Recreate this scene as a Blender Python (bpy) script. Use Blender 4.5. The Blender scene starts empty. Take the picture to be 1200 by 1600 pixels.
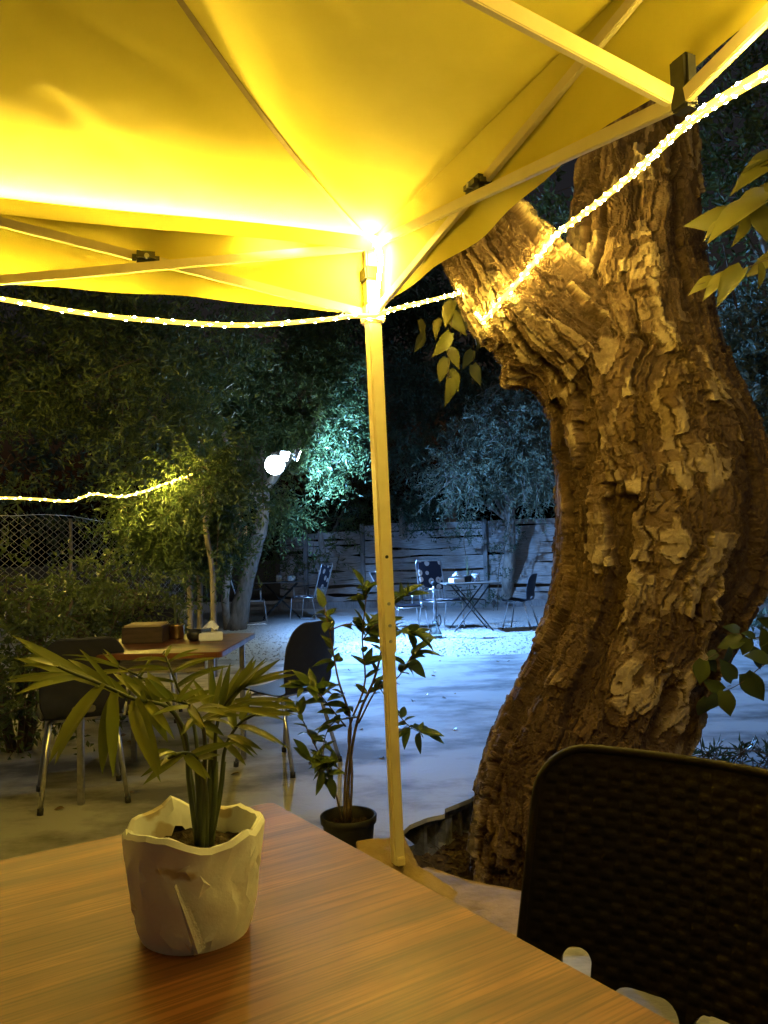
import bpy, bmesh, math, random
import numpy as np
from mathutils import Vector, Matrix
from mathutils.bvhtree import BVHTree
from mathutils.geometry import tessellate_polygon

random.seed(7)
RNG = np.random.default_rng(11)
scene = bpy.context.scene
COL = scene.collection
rad = math.radians

# ------------------------------------------------------------------ camera
FPX = 1250.0                                   # focal length in px of a 1200x1600 frame
CAM_H = 1.2
PITCH, ROLL = rad(2.98), rad(1.5)
f_ = Vector((0, math.cos(PITCH), math.sin(PITCH)))
r0 = Vector((1, 0, 0)); u0 = r0.cross(f_)
r_ = r0*math.cos(ROLL) - u0*math.sin(ROLL)
u_ = u0*math.cos(ROLL) + r0*math.sin(ROLL)
CAM = Vector((0, 0, CAM_H))
cd = bpy.data.cameras.new('camera'); cam = bpy.data.objects.new('camera', cd); COL.objects.link(cam)
cd.sensor_fit = 'VERTICAL'; cd.sensor_height = 36; cd.lens = FPX/1600*36
cd.clip_start = 0.02; cd.clip_end = 600
M = Matrix.Identity(4)
for i in range(3):
    M[i][0], M[i][1], M[i][2], M[i][3] = r_[i], u_[i], -f_[i], CAM[i]
cam.matrix_world = M
scene.camera = cam

# ------------------------------------------------------------------ world, night fill, exposure
w = bpy.data.worlds.new('World'); scene.world = w; w.use_nodes = True
wn = w.node_tree.nodes; wl = w.node_tree.links
sky = wn.new('ShaderNodeTexSky'); sky.sky_type = 'NISHITA'; sky.sun_disc = False
sky.sun_elevation = rad(-2.8); sky.sun_rotation = rad(200)
wl.new(sky.outputs[0], wn['Background'].inputs[0]); wn['Background'].inputs[1].default_value = 0.15
sd = bpy.data.lights.new('night_fill', 'SUN'); sd.energy = 0.24; sd.angle = rad(0.5); sd.color = (0.75, 0.85, 1.0)  # added fill light from behind the camera, lifting the dark foliage
so = bpy.data.objects.new('night_fill', sd); COL.objects.link(so); so.rotation_euler = (rad(40), 0, rad(20))
scene.view_settings.view_transform = 'Standard'; scene.view_settings.look = 'None'
scene.view_settings.exposure = 0.2; scene.view_settings.gamma = 1.0
scene.view_settings.use_curve_mapping = False
scene.render.engine = 'CYCLES'
scene.cycles.use_denoising = True
scene.cycles.max_bounces = 5; scene.cycles.diffuse_bounces = 2; scene.cycles.glossy_bounces = 2
scene.cycles.use_adaptive_sampling = True; scene.cycles.adaptive_threshold = 0.02
scene.cycles.transmission_bounces = 4; scene.cycles.transparent_max_bounces = 6
scene.cycles.sample_clamp_indirect = 6.0; scene.cycles.sample_clamp_direct = 0
scene.cycles.caustics_reflective = False; scene.cycles.caustics_refractive = False

ROPE_COL = (1.0, 0.71, 0.12); ROPE_STR = 1750.0
FLOOD_COL = (0.14, 0.39, 1.0); FLOOD_W = 5200.0

# ------------------------------------------------------------------ projection helpers
def ray(px, py):
    return f_ + r_*((px-600)/FPX) + u_*((800-py)/FPX)
def at(px, py, Y):
    d = ray(px, py); return CAM + d*(Y/d.y)
def gnd(px, py, z=0.0):
    d = ray(px, py); return CAM + d*((z-CAM_H)/d.z)

# ------------------------------------------------------------------ noise
def _hash(ix, iy, iz, seed):
    h = (ix.astype(np.int64)*374761393 + iy.astype(np.int64)*668265263 + iz.astype(np.int64)*2147483647 + seed*974634777) & 0xFFFFFFFF
    h = ((h ^ (h >> 13))*1274126177) & 0xFFFFFFFF
    h = ((h ^ (h >> 16))*2246822519) & 0xFFFFFFFF
    return ((h ^ (h >> 15)) & 0xFFFFFF)/float(0xFFFFFF)
def vnoise(p, seed=0):
    p = np.asarray(p, float); i = np.floor(p); f = p-i; f = f*f*(3-2*f)
    i = i.astype(np.int64); r = 0
    for dx in (0, 1):
        for dy in (0, 1):
            for dz in (0, 1):
                wgt = (f[:, 0] if dx else 1-f[:, 0])*(f[:, 1] if dy else 1-f[:, 1])*(f[:, 2] if dz else 1-f[:, 2])
                r = r + wgt*_hash(i[:, 0]+dx, i[:, 1]+dy, i[:, 2]+dz, seed)
    return r
def fbm(p, oct=4, seed=0):
    p = np.asarray(p, float); a, s, t = 0.5, 0, 0
    for o in range(oct):
        s = s + a*vnoise(p, seed+o*17); t += a; p = p*2.03+3.1; a *= .5
    return s/t - .5

# ------------------------------------------------------------------ materials
MATS = {}
def new_mat(name):
    m = bpy.data.materials.new(name); m.use_nodes = True; MATS[name] = m
    nt = m.node_tree; b = nt.nodes['Principled BSDF']
    return m, nt, b
def mat(name, c1, c2=None, rough=.6, scale=8., stretch=(1, 1, 1), metal=0, bump=0., bscale=None, detail=6, spec=.4,
        p0=.35, p1=.65, coord='Object', rough2=None):
    m, nt, b = new_mat(name); N, Lk = nt.nodes, nt.links
    b.inputs['Roughness'].default_value = rough; b.inputs['Metallic'].default_value = metal
    b.inputs['Specular IOR Level'].default_value = spec
    b.inputs['Base Color'].default_value = (*c1, 1)
    if c2 is not None or bump:
        tc = N.new('ShaderNodeTexCoord'); mp = N.new('ShaderNodeMapping'); mp.inputs['Scale'].default_value = stretch
        Lk.new(tc.outputs[coord], mp.inputs['Vector'])
        nz = N.new('ShaderNodeTexNoise'); nz.inputs['Scale'].default_value = scale; nz.inputs['Detail'].default_value = detail
        nz.inputs['Roughness'].default_value = .62
        Lk.new(mp.outputs[0], nz.inputs['Vector'])
        if c2 is not None:
            rp = N.new('ShaderNodeValToRGB'); rp.color_ramp.elements[0].position = p0; rp.color_ramp.elements[1].position = p1
            rp.color_ramp.elements[0].color = (*c1, 1); rp.color_ramp.elements[1].color = (*c2, 1)
            Lk.new(nz.outputs[0], rp.inputs[0]); Lk.new(rp.outputs[0], b.inputs['Base Color'])
        if rough2 is not None:
            mr = N.new('ShaderNodeMapRange'); mr.inputs[3].default_value = rough; mr.inputs[4].default_value = rough2
            mr.inputs[1].default_value = .3; mr.inputs[2].default_value = .7
            Lk.new(nz.outputs[0], mr.inputs[0]); Lk.new(mr.outputs[0], b.inputs['Roughness'])
        if bump:
            n2 = N.new('ShaderNodeTexNoise'); n2.inputs['Scale'].default_value = bscale or scale*3; n2.inputs['Detail'].default_value = 8
            n2.inputs['Roughness'].default_value = .65
            Lk.new(mp.outputs[0], n2.inputs['Vector'])
            bp = N.new('ShaderNodeBump'); bp.inputs['Strength'].default_value = min(1, bump); bp.inputs['Distance'].default_value = .01*max(1, bump)
            Lk.new(n2.outputs[0], bp.inputs['Height']); Lk.new(bp.outputs[0], b.inputs['Normal'])
    return m
def leaf_mat(name, c1, c2, rough=.45, trans=.35, scale=3.):
    m, nt, b = new_mat(name); N, Lk = nt.nodes, nt.links
    geo = N.new('ShaderNodeNewGeometry')
    rp = N.new('ShaderNodeValToRGB'); rp.color_ramp.elements[0].color = (*c1, 1); rp.color_ramp.elements[1].color = (*c2, 1)
    oi = N.new('ShaderNodeObjectInfo'); ad = N.new('ShaderNodeMath'); ad.operation = 'ADD'
    fr = N.new('ShaderNodeMath'); fr.operation = 'FRACT'
    Lk.new(geo.outputs['Random Per Island'], ad.inputs[0]); Lk.new(oi.outputs['Random'], ad.inputs[1]); Lk.new(ad.outputs[0], fr.inputs[0])
    Lk.new(fr.outputs[0], rp.inputs[0])
    Lk.new(rp.outputs[0], b.inputs['Base Color']); b.inputs['Roughness'].default_value = rough
    b.inputs['Specular IOR Level'].default_value = .35
    tr = N.new('ShaderNodeBsdfTranslucent'); mx = N.new('ShaderNodeMixShader'); mx.inputs[0].default_value = trans
    Lk.new(rp.outputs[0], tr.inputs[0]); Lk.new(b.outputs[0], mx.inputs[1]); Lk.new(tr.outputs[0], mx.inputs[2])
    Lk.new(mx.outputs[0], N['Material Output'].inputs[0])
    return m
def emit_mat(name, col, strength, beads=None):
    m, nt, b = new_mat(name); N, Lk = nt.nodes, nt.links
    b.inputs['Base Color'].default_value = (.8, .75, .6, 1); b.inputs['Roughness'].default_value = .3
    b.inputs['Emission Color'].default_value = (*col, 1); b.inputs['Emission Strength'].default_value = strength
    return m

mat('concrete', (.11, .103, .093), (.36, .345, .32), rough=.85, scale=1.5, detail=9, stretch=(.8, 1.15, 1), bump=.6, bscale=18, p0=.38, p1=.55, rough2=.65)  # concrete mottle; its dark patches also paint in the floor's shadow bands
mat('concrete_rough', (.17, .115, .05), (.31, .215, .10), rough=.9, scale=6, bump=1.0, bscale=30)
mat('concrete_block', (.15, .14, .125), (.27, .255, .23), rough=.95, scale=20, bump=1.0, bscale=60)
mat('soil', (.035, .022, .014), (.10, .062, .035), rough=.95, scale=14, bump=1.0, bscale=40)
mat('gravel', (.26, .25, .235), (.46, .45, .43), rough=.95, scale=60, bump=1.0, bscale=120, p0=.3, p1=.6)
mat('pebble', (.34, .33, .31), (.54, .53, .5), rough=.9, scale=3, coord='Generated')
mat('earth', (.03, .028, .02), (.06, .05, .035), rough=1, scale=2)
mat('canvas', (.68, .56, .06), (.74, .61, .08), rough=.85, scale=3, bump=.25, bscale=400)
mat('canvas_tape', (.30, .22, .08), (.36, .27, .10), rough=.8, scale=40)
mat('cream_paint', (.66, .55, .27), (.72, .61, .33), rough=.42, scale=12, bump=.06, bscale=60, spec=.5)
mat('black_plastic', (.012, .012, .012), (.03, .028, .025), rough=.45, scale=30)
mat('steel', (.55, .55, .56), (.7, .7, .7), rough=.28, metal=1, scale=30)
mat('dull_steel', (.28, .28, .29), (.4, .4, .4), rough=.45, metal=.9, scale=30)
mat('shell_plastic', (.008, .009, .016), (.013, .014, .022), rough=.6, scale=20, bump=.15, bscale=300)
mat('weave_plastic', (.005, .0038, .0048), (.008, .006, .007), rough=.5, scale=30, bump=.12, bscale=200, spec=.12)
mat('weathered_wood', (.24, .22, .20), (.46, .43, .40), rough=.9, scale=5, stretch=(1.2, 8, 14), bump=.9, bscale=10)
mat('dark_wood', (.07, .06, .05), (.14, .12, .10), rough=.75, scale=5, stretch=(1, 8, 8))
mat('post_wood', (.16, .155, .15), (.26, .25, .24), rough=.9, scale=6, stretch=(8, 8, 1), bump=.6, bscale=14)
mat('paper', (.74, .74, .75), (.84, .84, .85), rough=.85, scale=9, bump=.5, bscale=30)
mat('paper_stain', (.40, .33, .24), (.55, .50, .42), rough=.85, scale=14)
mat('pot_black', (.012, .012, .013), (.022, .021, .02), rough=.55, scale=20, bump=.2, bscale=60)
mat('potting_soil', (.012, .008, .006), (.05, .03, .02), rough=.95, scale=30, bump=1.0, bscale=90)
mat('twig', (.07, .05, .03), (.14, .10, .06), rough=.85, scale=20, bump=.4, bscale=60)
mat('pale_trunk', (.20, .17, .14), (.36, .32, .27), rough=.9, scale=5, stretch=(3, 3, .8), bump=1.0, bscale=12)
mat('grey_trunk', (.10, .09, .08), (.20, .18, .16), rough=.9, scale=5, stretch=(3, 3, .8), bump=1.0, bscale=12)
mat('broken_wood', (.42, .20, .07), (.62, .36, .15), rough=.85, scale=8, stretch=(6, 6, 1), bump=.8, bscale=10)
mat('galvanised', (.42, .42, .40), (.55, .55, .52), rough=.45, metal=.6, scale=30)
mat('white_ceramic', (.62, .62, .60), (.72, .72, .70), rough=.3, scale=8)
mat('dark_box', (.03, .018, .01), (.07, .04, .02), rough=.6, scale=8, stretch=(1, 6, 6))
mat('box_slat', (.30, .22, .10), (.42, .32, .16), rough=.6, scale=8, stretch=(1, 6, 6))
mat('brass', (.55, .38, .16), (.62, .45, .2), rough=.3, metal=1, scale=20)
mat('grass_blade', (.05, .07, .03), (.09, .11, .04), rough=.6, scale=5)
leaf_mat('leaf_palm', (.105, .145, .03), (.19, .22, .05), rough=.4, trans=.3)
leaf_mat('leaf_shrub', (.045, .075, .018), (.085, .12, .03), rough=.35, trans=.25)
leaf_mat('leaf_vine', (.10, .10, .02), (.19, .17, .035), rough=.4, trans=.35)
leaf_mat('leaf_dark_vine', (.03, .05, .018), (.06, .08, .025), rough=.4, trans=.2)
leaf_mat('leaf_tree', (.05, .085, .028), (.12, .16, .05), trans=.35)
leaf_mat('leaf_hedge', (.06, .09, .025), (.13, .16, .045), trans=.3)
leaf_mat('leaf_grey', (.10, .13, .085), (.20, .23, .15), trans=.3)
leaf_mat('leaf_conifer', (.04, .07, .045), (.08, .12, .07), trans=.25)
leaf_mat('leaf_dry', (.12, .07, .03), (.25, .16, .07), trans=.1)
emit_mat('rope_glow', ROPE_COL, ROPE_STR)
emit_mat('rope_sleeve', (1.0, .66, .07), 2.4)
emit_mat('added_rope_glow', ROPE_COL, 620.0)
emit_mat('bulb_glow', (.7, .9, 1.0), 30.0)
emit_mat('rope_glow_dim', ROPE_COL, 6000.0)
emit_mat('flood_panel', (.62, .85, 1.0), 700.0)

def wrap_mat():
    m, nt, b = new_mat('wrap_paper'); N, Lk = nt.nodes, nt.links
    tc = N.new('ShaderNodeTexCoord'); mp = N.new('ShaderNodeMapping'); mp.inputs['Scale'].default_value = (1, 1, 1.5); mp.inputs['Location'].default_value = (.03, .02, .05); Lk.new(tc.outputs['Object'], mp.inputs[0])
    n1 = N.new('ShaderNodeTexNoise'); n1.inputs['Scale'].default_value = 17; n1.inputs['Detail'].default_value = 3; n1.inputs['Roughness'].default_value = .45; Lk.new(mp.outputs[0], n1.inputs[0])
    rp = N.new('ShaderNodeValToRGB'); e = rp.color_ramp.elements; e[0].position = .60; e[0].color = (.80, .80, .82, 1); e[1].position = .66; e[1].color = (.50, .42, .31, 1)
    Lk.new(n1.outputs[0], rp.inputs[0]); Lk.new(rp.outputs[0], b.inputs['Base Color']); b.inputs['Roughness'].default_value = .8
    n2 = N.new('ShaderNodeTexNoise'); n2.inputs['Scale'].default_value = 60; n2.inputs['Detail'].default_value = 5; Lk.new(tc.outputs['Object'], n2.inputs[0])
    bp = N.new('ShaderNodeBump'); bp.inputs['Strength'].default_value = .25; bp.inputs['Distance'].default_value = .004; Lk.new(n2.outputs[0], bp.inputs['Height']); Lk.new(bp.outputs[0], b.inputs['Normal'])
wrap_mat()
def wood_mat():
    m, nt, b = new_mat('table_laminate'); N, Lk = nt.nodes, nt.links
    tc = N.new('ShaderNodeTexCoord'); mp = N.new('ShaderNodeMapping'); mp.inputs['Scale'].default_value = (1.3, 9, 1)
    Lk.new(tc.outputs['Object'], mp.inputs[0])
    n1 = N.new('ShaderNodeTexNoise'); n1.inputs['Scale'].default_value = 2.2; n1.inputs['Detail'].default_value = 5; n1.inputs['Distortion'].default_value = .6
    Lk.new(mp.outputs[0], n1.inputs[0])
    r1 = N.new('ShaderNodeValToRGB'); e = r1.color_ramp.elements
    e[0].position = .30; e[0].color = (.075, .026, .011, 1); e[1].position = .68; e[1].color = (.25, .104, .037, 1)
    k = e.new(.5); k.color = (.148, .056, .020, 1)
    Lk.new(n1.outputs[0], r1.inputs[0])
    mp2 = N.new('ShaderNodeMapping'); mp2.inputs['Scale'].default_value = (2.2, 110, 1); Lk.new(tc.outputs['Object'], mp2.inputs[0])
    n2 = N.new('ShaderNodeTexNoise'); n2.inputs['Scale'].default_value = 2.0; n2.inputs['Detail'].default_value = 4
    Lk.new(mp2.outputs[0], n2.inputs[0])
    r2 = N.new('ShaderNodeValToRGB'); r2.color_ramp.elements[0].position = .40; r2.color_ramp.elements[0].color = (.34, .28, .25, 1)
    r2.color_ramp.elements[1].position = .54; r2.color_ramp.elements[1].color = (1, 1, 1, 1)
    Lk.new(n2.outputs[0], r2.inputs[0])
    mx = N.new('ShaderNodeMix'); mx.data_type = 'RGBA'; mx.blend_type = 'MULTIPLY'; mx.inputs[0].default_value = .75
    Lk.new(r1.outputs[0], mx.inputs[6]); Lk.new(r2.outputs[0], mx.inputs[7]); Lk.new(mx.outputs[2], b.inputs['Base Color'])
    n3 = N.new('ShaderNodeTexNoise'); n3.inputs['Scale'].default_value = 9; Lk.new(tc.outputs['Object'], n3.inputs[0])
    mr = N.new('ShaderNodeMapRange'); mr.inputs[3].default_value = .34; mr.inputs[4].default_value = .5; Lk.new(n3.outputs[0], mr.inputs[0])
    Lk.new(mr.outputs[0], b.inputs['Roughness']); b.inputs['Specular IOR Level'].default_value = .3
    bp = N.new('ShaderNodeBump'); bp.inputs['Strength'].default_value = .08; bp.inputs['Distance'].default_value = .002
    Lk.new(n2.outputs[0], bp.inputs['Height']); Lk.new(bp.outputs[0], b.inputs['Normal'])
wood_mat()

def bark_mat():
    m, nt, b = new_mat('bark'); N, Lk = nt.nodes, nt.links
    at_ = N.new('ShaderNodeAttribute'); at_.attribute_name = 'plate'
    rp = N.new('ShaderNodeValToRGB'); e = rp.color_ramp.elements
    e[0].position = 0; e[0].color = (.045, .026, .015, 1); e[1].position = 1; e[1].color = (.46, .36, .22, 1)
    k = e.new(.45); k.color = (.15, .095, .05, 1)
    Lk.new(at_.outputs['Fac'], rp.inputs[0])
    tc = N.new('ShaderNodeTexCoord')
    nz = N.new('ShaderNodeTexNoise'); nz.inputs['Scale'].default_value = 16; nz.inputs['Detail'].default_value = 8; nz.inputs['Roughness'].default_value = .7
    Lk.new(tc.outputs['Object'], nz.inputs[0])
    r2 = N.new('ShaderNodeValToRGB'); r2.color_ramp.elements[0].position = .3; r2.color_ramp.elements[0].color = (.45, .38, .32, 1)
    r2.color_ramp.elements[1].position = .65; r2.color_ramp.elements[1].color = (1, 1, 1, 1)
    Lk.new(nz.outputs[0], r2.inputs[0])
    mx = N.new('ShaderNodeMix'); mx.data_type = 'RGBA'; mx.blend_type = 'MULTIPLY'; mx.inputs[0].default_value = .8
    Lk.new(rp.outputs[0], mx.inputs[6]); Lk.new(r2.outputs[0], mx.inputs[7]); Lk.new(mx.outputs[2], b.inputs['Base Color'])
    b.inputs['Roughness'].default_value = .85; b.inputs['Specular IOR Level'].default_value = .2
    n2 = N.new('ShaderNodeTexNoise'); n2.inputs['Scale'].default_value = 55; n2.inputs['Detail'].default_value = 9; n2.inputs['Roughness'].default_value = .7
    Lk.new(tc.outputs['Object'], n2.inputs[0])
    bp = N.new('ShaderNodeBump'); bp.inputs['Strength'].default_value = .9; bp.inputs['Distance'].default_value = .012
    Lk.new(n2.outputs[0], bp.inputs['Height']); Lk.new(bp.outputs[0], b.inputs['Normal'])
bark_mat()

def dots_mat():
    m, nt, b = new_mat('dotted_fabric'); N, Lk = nt.nodes, nt.links
    tc = N.new('ShaderNodeTexCoord'); vo = N.new('ShaderNodeTexVoronoi'); vo.inputs['Scale'].default_value = 7.0
    vo.inputs['Randomness'].default_value = .55
    Lk.new(tc.outputs['Object'], vo.inputs['Vector'])
    rp = N.new('ShaderNodeValToRGB'); e = rp.color_ramp.elements; rp.color_ramp.interpolation = 'CONSTANT'
    e[0].position = 0; e[0].color = (.25, .17, .10, 1); e[1].position = .14; e[1].color = (.55, .47, .42, 1)
    k = e.new(.36); k.color = (.012, .014, .03, 1)
    Lk.new(vo.outputs['Distance'], rp.inputs[0]); Lk.new(rp.outputs[0], b.inputs['Base Color']); b.inputs['Roughness'].default_value = .9
dots_mat()
def pattern_mat():
    m, nt, b = new_mat('patterned_ceramic'); N, Lk = nt.nodes, nt.links
    tc = N.new('ShaderNodeTexCoord'); vo = N.new('ShaderNodeTexVoronoi'); vo.inputs['Scale'].default_value = 38
    Lk.new(tc.outputs['Object'], vo.inputs['Vector'])
    rp = N.new('ShaderNodeValToRGB'); rp.color_ramp.interpolation = 'CONSTANT'; e = rp.color_ramp.elements
    e[0].color = (.12, .14, .25, 1); e[1].position = .45; e[1].color = (.6, .6, .62, 1)
    Lk.new(vo.outputs['Distance'], rp.inputs[0]); Lk.new(rp.outputs[0], b.inputs['Base Color']); b.inputs['Roughness'].default_value = .3
pattern_mat()
def glass_mat():
    m, nt, b = new_mat('glass'); b.inputs['Base Color'].default_value = (.85, .9, .88, 1)
    b.inputs['Transmission Weight'].default_value = 1; b.inputs['Roughness'].default_value = .05; b.inputs['IOR'].default_value = 1.3
glass_mat()

# ------------------------------------------------------------------ mesh helpers
def mk_mesh(name, V, F, material=None, smooth=False):
    me = bpy.data.meshes.new(name)
    if isinstance(V, np.ndarray): V = V.tolist()
    if isinstance(F, np.ndarray): F = F.tolist()
    me.from_pydata(V, [], F); me.update()
    if material: me.materials.append(MATS[material])
    if smooth: me.polygons.foreach_set('use_smooth', [True]*len(me.polygons))
    return me
class MB:
    def __init__(s): s.v = []; s.f = []
    def add(s, V, F):
        o = len(s.v); s.v += [tuple(x) for x in V]; s.f += [tuple(i+o for i in q) for q in F]; return s
    def box(s, c, size, rot=None, bev=0.0):
        hx, hy, hz = [q/2 for q in size]; c = Vector(c)
        if bev > 0:
            bm = bmesh.new(); bmesh.ops.create_cube(bm, size=1)
            for vv in bm.verts: vv.co = Vector((vv.co.x*size[0], vv.co.y*size[1], vv.co.z*size[2]))
            bmesh.ops.bevel(bm, geom=bm.edges[:], offset=bev, segments=2, affect='EDGES')
            V = [vv.co.copy() for vv in bm.verts]; bm.verts.index_update(); F = [[vv.index for vv in ff.verts] for ff in bm.faces]; bm.free()
        else:
            V = [Vector((x, y, z)) for x in (-hx, hx) for y in (-hy, hy) for z in (-hz, hz)]
            F = [(0, 1, 3, 2), (4, 6, 7, 5), (0, 4, 5, 1), (2, 3, 7, 6), (0, 2, 6, 4), (1, 5, 7, 3)]
        if rot is not None: V = [rot @ q for q in V]
        return s.add([q+c for q in V], F)
    def bar(s, a, b, wd, ht, up=(0, 0, 1), bev=0.0):
        a, b = Vector(a), Vector(b); d = b-a; y = d.normalized(); up = Vector(up); x = y.cross(up).normalized(); z = x.cross(y)
        R = Matrix((x, y, z)).transposed()
        return s.box((a+b)/2, (wd, d.length, ht), R, bev)
    def tube(s, pts, r, n=8, cap=True):
        pts = [Vector(p) for p in pts]; k = len(pts)
        rs = r if isinstance(r, (list, tuple, np.ndarray)) else [r]*k
        tan = []
        for i in range(k):
            t = pts[min(i+1, k-1)]-pts[max(i-1, 0)]; tan.append(t.normalized() if t.length > 1e-9 else Vector((0, 0, 1)))
        up = Vector((0, 0, 1)) if abs(tan[0].z) < .9 else Vector((1, 0, 0))
        x = tan[0].cross(up).normalized(); V = []; F = []
        for i in range(k):
            x = (x - tan[i]*x.dot(tan[i])).normalized(); y = tan[i].cross(x)
            for j in range(n):
                a = 2*math.pi*j/n; V.append(pts[i]+(x*math.cos(a)+y*math.sin(a))*rs[i])
        for i in range(k-1):
            for j in range(n):
                j2 = (j+1) % n; F.append((i*n+j, i*n+j2, (i+1)*n+j2, (i+1)*n+j))
        if cap: F.append(tuple(range(n))[::-1]); F.append(tuple((k-1)*n+j for j in range(n)))
        return s.add(V, F)
    def lathe(s, prof, c=(0, 0, 0), n=24, capb=True, capt=False):
        V = []; F = []; k = len(prof); c = Vector(c)
        for (r, z) in prof:
            for j in range(n):
                a = 2*math.pi*j/n; V.append(c+Vector((r*math.cos(a), r*math.sin(a), z)))
        for i in range(k-1):
            for j in range(n):
                j2 = (j+1) % n; F.append((i*n+j, i*n+j2, (i+1)*n+j2, (i+1)*n+j))
        if capb: F.append(tuple(range(n))[::-1])
        if capt: F.append(tuple((k-1)*n+j for j in range(n)))
        return s.add(V, F)
    def mesh(s, name, material, smooth=False, inv=None):
        V = s.v if inv is None else [inv @ Vector(q) for q in s.v]
        return mk_mesh(name, V, s.f, material, smooth)
WM = {}
def wm(o):
    m = o.matrix_basis.copy()
    return (wm(o.parent) @ m) if o.parent else m
def tag(o, label, cat, group=None, kind=None):
    if label: o['label'] = label
    if cat: o['category'] = cat
    if group: o['group'] = group
    if kind: o['kind'] = kind
    return o
def empty(name, loc, rz=0, label=None, cat=None, group=None):
    o = bpy.data.objects.new(name, None); COL.objects.link(o); o.empty_display_size = .1
    o.matrix_basis = Matrix.Translation(Vector(loc)) @ Matrix.Rotation(rz, 4, 'Z')
    return tag(o, label, cat, group)
def put(name, me, parent=None, local=None):
    o = bpy.data.objects.new(name, me); COL.objects.link(o)
    if parent: o.parent = parent
    if local is not None: o.matrix_basis = local
    return o
def part(name, mb, material, parent, smooth=False, world=True):
    """mesh part; world=True: geometry given in world coordinates"""
    inv = wm(parent).inverted() if world else None
    return put(name, mb.mesh(name, material, smooth, inv), parent)
def solo(name, mb, material, label=None, cat=None, group=None, kind=None, smooth=False, origin=None):
    inv = Matrix.Translation(-Vector(origin)) if origin is not None else None
    o = put(name, mb.mesh(name, material, smooth, inv))
    if origin is not None: o.matrix_basis = Matrix.Translation(Vector(origin))
    return tag(o, label, cat, group, kind)
def copy_tree(o, parent=None):
    c = o.copy(); COL.objects.link(c); c.parent = parent
    for ch in [q for q in bpy.data.objects if q.parent == o]: copy_tree(ch, c)
    return c
def frame_mat(pos, ydir, zhint, scale=1.0):
    y = Vector(ydir).normalized(); x = y.cross(Vector(zhint))
    if x.length < 1e-4: x = y.cross(Vector((1, 0, 0)))
    x.normalize(); z = x.cross(y)
    m = Matrix((x, y, z)).transposed().to_4x4() @ Matrix.Scale(scale, 4)
    m.translation = Vector(pos); return m
def lerp(a, b, t): return a+(b-a)*t
def spline(pts, n):
    """Catmull-Rom through points (vectors)"""
    P = [Vector(p) for p in pts]; P = [P[0]*2-P[1]]+P+[P[-1]*2-P[-2]]; out = []
    segs = len(P)-3
    for i in range(n):
        t = i/(n-1)*segs; k = min(int(t), segs-1); t -= k
        a, b, c, d = P[k:k+4]
        out.append(0.5*((2*b)+(c-a)*t+(2*a-5*b+4*c-d)*t*t+(3*b-a-3*c+d)*t*t*t))
    return out
def sdf_grid(nu, nv, pos, sdf, disp=None):
    """grid in (u,v) 0..1; faces with sdf>0 removed, boundary snapped; pos(U,V)->xyz arrays"""
    U, Vv = np.meshgrid(np.linspace(0, 1, nu), np.linspace(0, 1, nv)); U = U.ravel().copy(); Vv = Vv.ravel().copy()
    S = sdf(U, Vv)
    idx = np.arange(nu*nv).reshape(nv, nu)
    F = np.stack([idx[:-1, :-1].ravel(), idx[:-1, 1:].ravel(), idx[1:, 1:].ravel(), idx[1:, :-1].ravel()], 1)
    keep = (S[F] < 0).any(1); F = F[keep]
    for it in range(3):
        e = 1e-4; S = sdf(U, Vv); gu = (sdf(U+e, Vv)-S)/e; gv = (sdf(U, Vv+e)-S)/e; g2 = gu*gu+gv*gv+1e-9
        mk = S > 0; U[mk] -= (S*gu/g2)[mk]; Vv[mk] -= (S*gv/g2)[mk]
    used = np.unique(F); remap = -np.ones(nu*nv, int); remap[used] = np.arange(len(used))
    return pos(U[used], Vv[used]), remap[F]
def solid(V, F, N, th):
    """thicken open sheet: V (n,3), N normals, thickness th"""
    n = len(V); V2 = np.vstack([V+N*th/2, V-N*th/2]); F2 = np.vstack([F, F[:, ::-1]+n])
    E = {}
    for q in F.tolist():
        for a, b in zip(q, q[1:]+q[:1]):
            if (b, a) in E: del E[(b, a)]
            else: E[(a, b)] = 1
    side = [(b, a, a+n, b+n) for (a, b) in E]
    return V2, np.vstack([F2, np.array(side)]) if side else F2
def grid_normals(V, F):
    a = V[F[:, 0]]; b = V[F[:, 1]]; c = V[F[:, 2]]
    fn = np.cross(b-a, c-a); N = np.zeros_like(V)
    for k in range(F.shape[1]): np.add.at(N, F[:, k], fn)
    return N/(np.linalg.norm(N, axis=1, keepdims=True)+1e-12)

# ================================================================== GROUND
def poly_sheet(outer, holes, z, material, name, thick=0.0):
    loops = [[Vector((x, y, z)) for x, y in outer]]+[[Vector((x, y, z)) for x, y in h] for h in holes]
    tris = tessellate_polygon(loops); V = [p for l in loops for p in l]; F = [tuple(t) for t in tris]
    F2 = []
    for t in F:
        a, b, c = [V[i] for i in t]
        F2.append(t if (b-a).cross(c-a).z > 0 else t[::-1])
    n = len(V); VV = [tuple(p) for p in V]
    if thick:
        VV += [(p.x, p.y, p.z-thick) for p in V]; o = 0
        for l in loops:
            k = len(l)
            for i in range(k): F2.append((o+i, o+(i+1) % k, n+o+(i+1) % k, n+o+i))
            o += k
    return mk_mesh(name, VV, F2, material)
def jag(pts, step=.08, amp=.018, seed=3, closed=True):
    rg = np.random.default_rng(seed); out = []; k = len(pts)
    for i in range(k if closed else k-1):
        a = Vector(pts[i]); b = Vector(pts[(i+1) % k]); L = (b-a).length; m = max(1, int(L/step))
        for j in range(m):
            p = a.lerp(b, j/m); o = amp if j else amp*.3
            out.append((p.x+rg.normal()*o, p.y+rg.normal()*o))
    return out
e0 = gnd(640, 1290); e1 = gnd(744, 1240); e2 = gnd(1060, 1208); e3 = gnd(1300, 1196)
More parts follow.
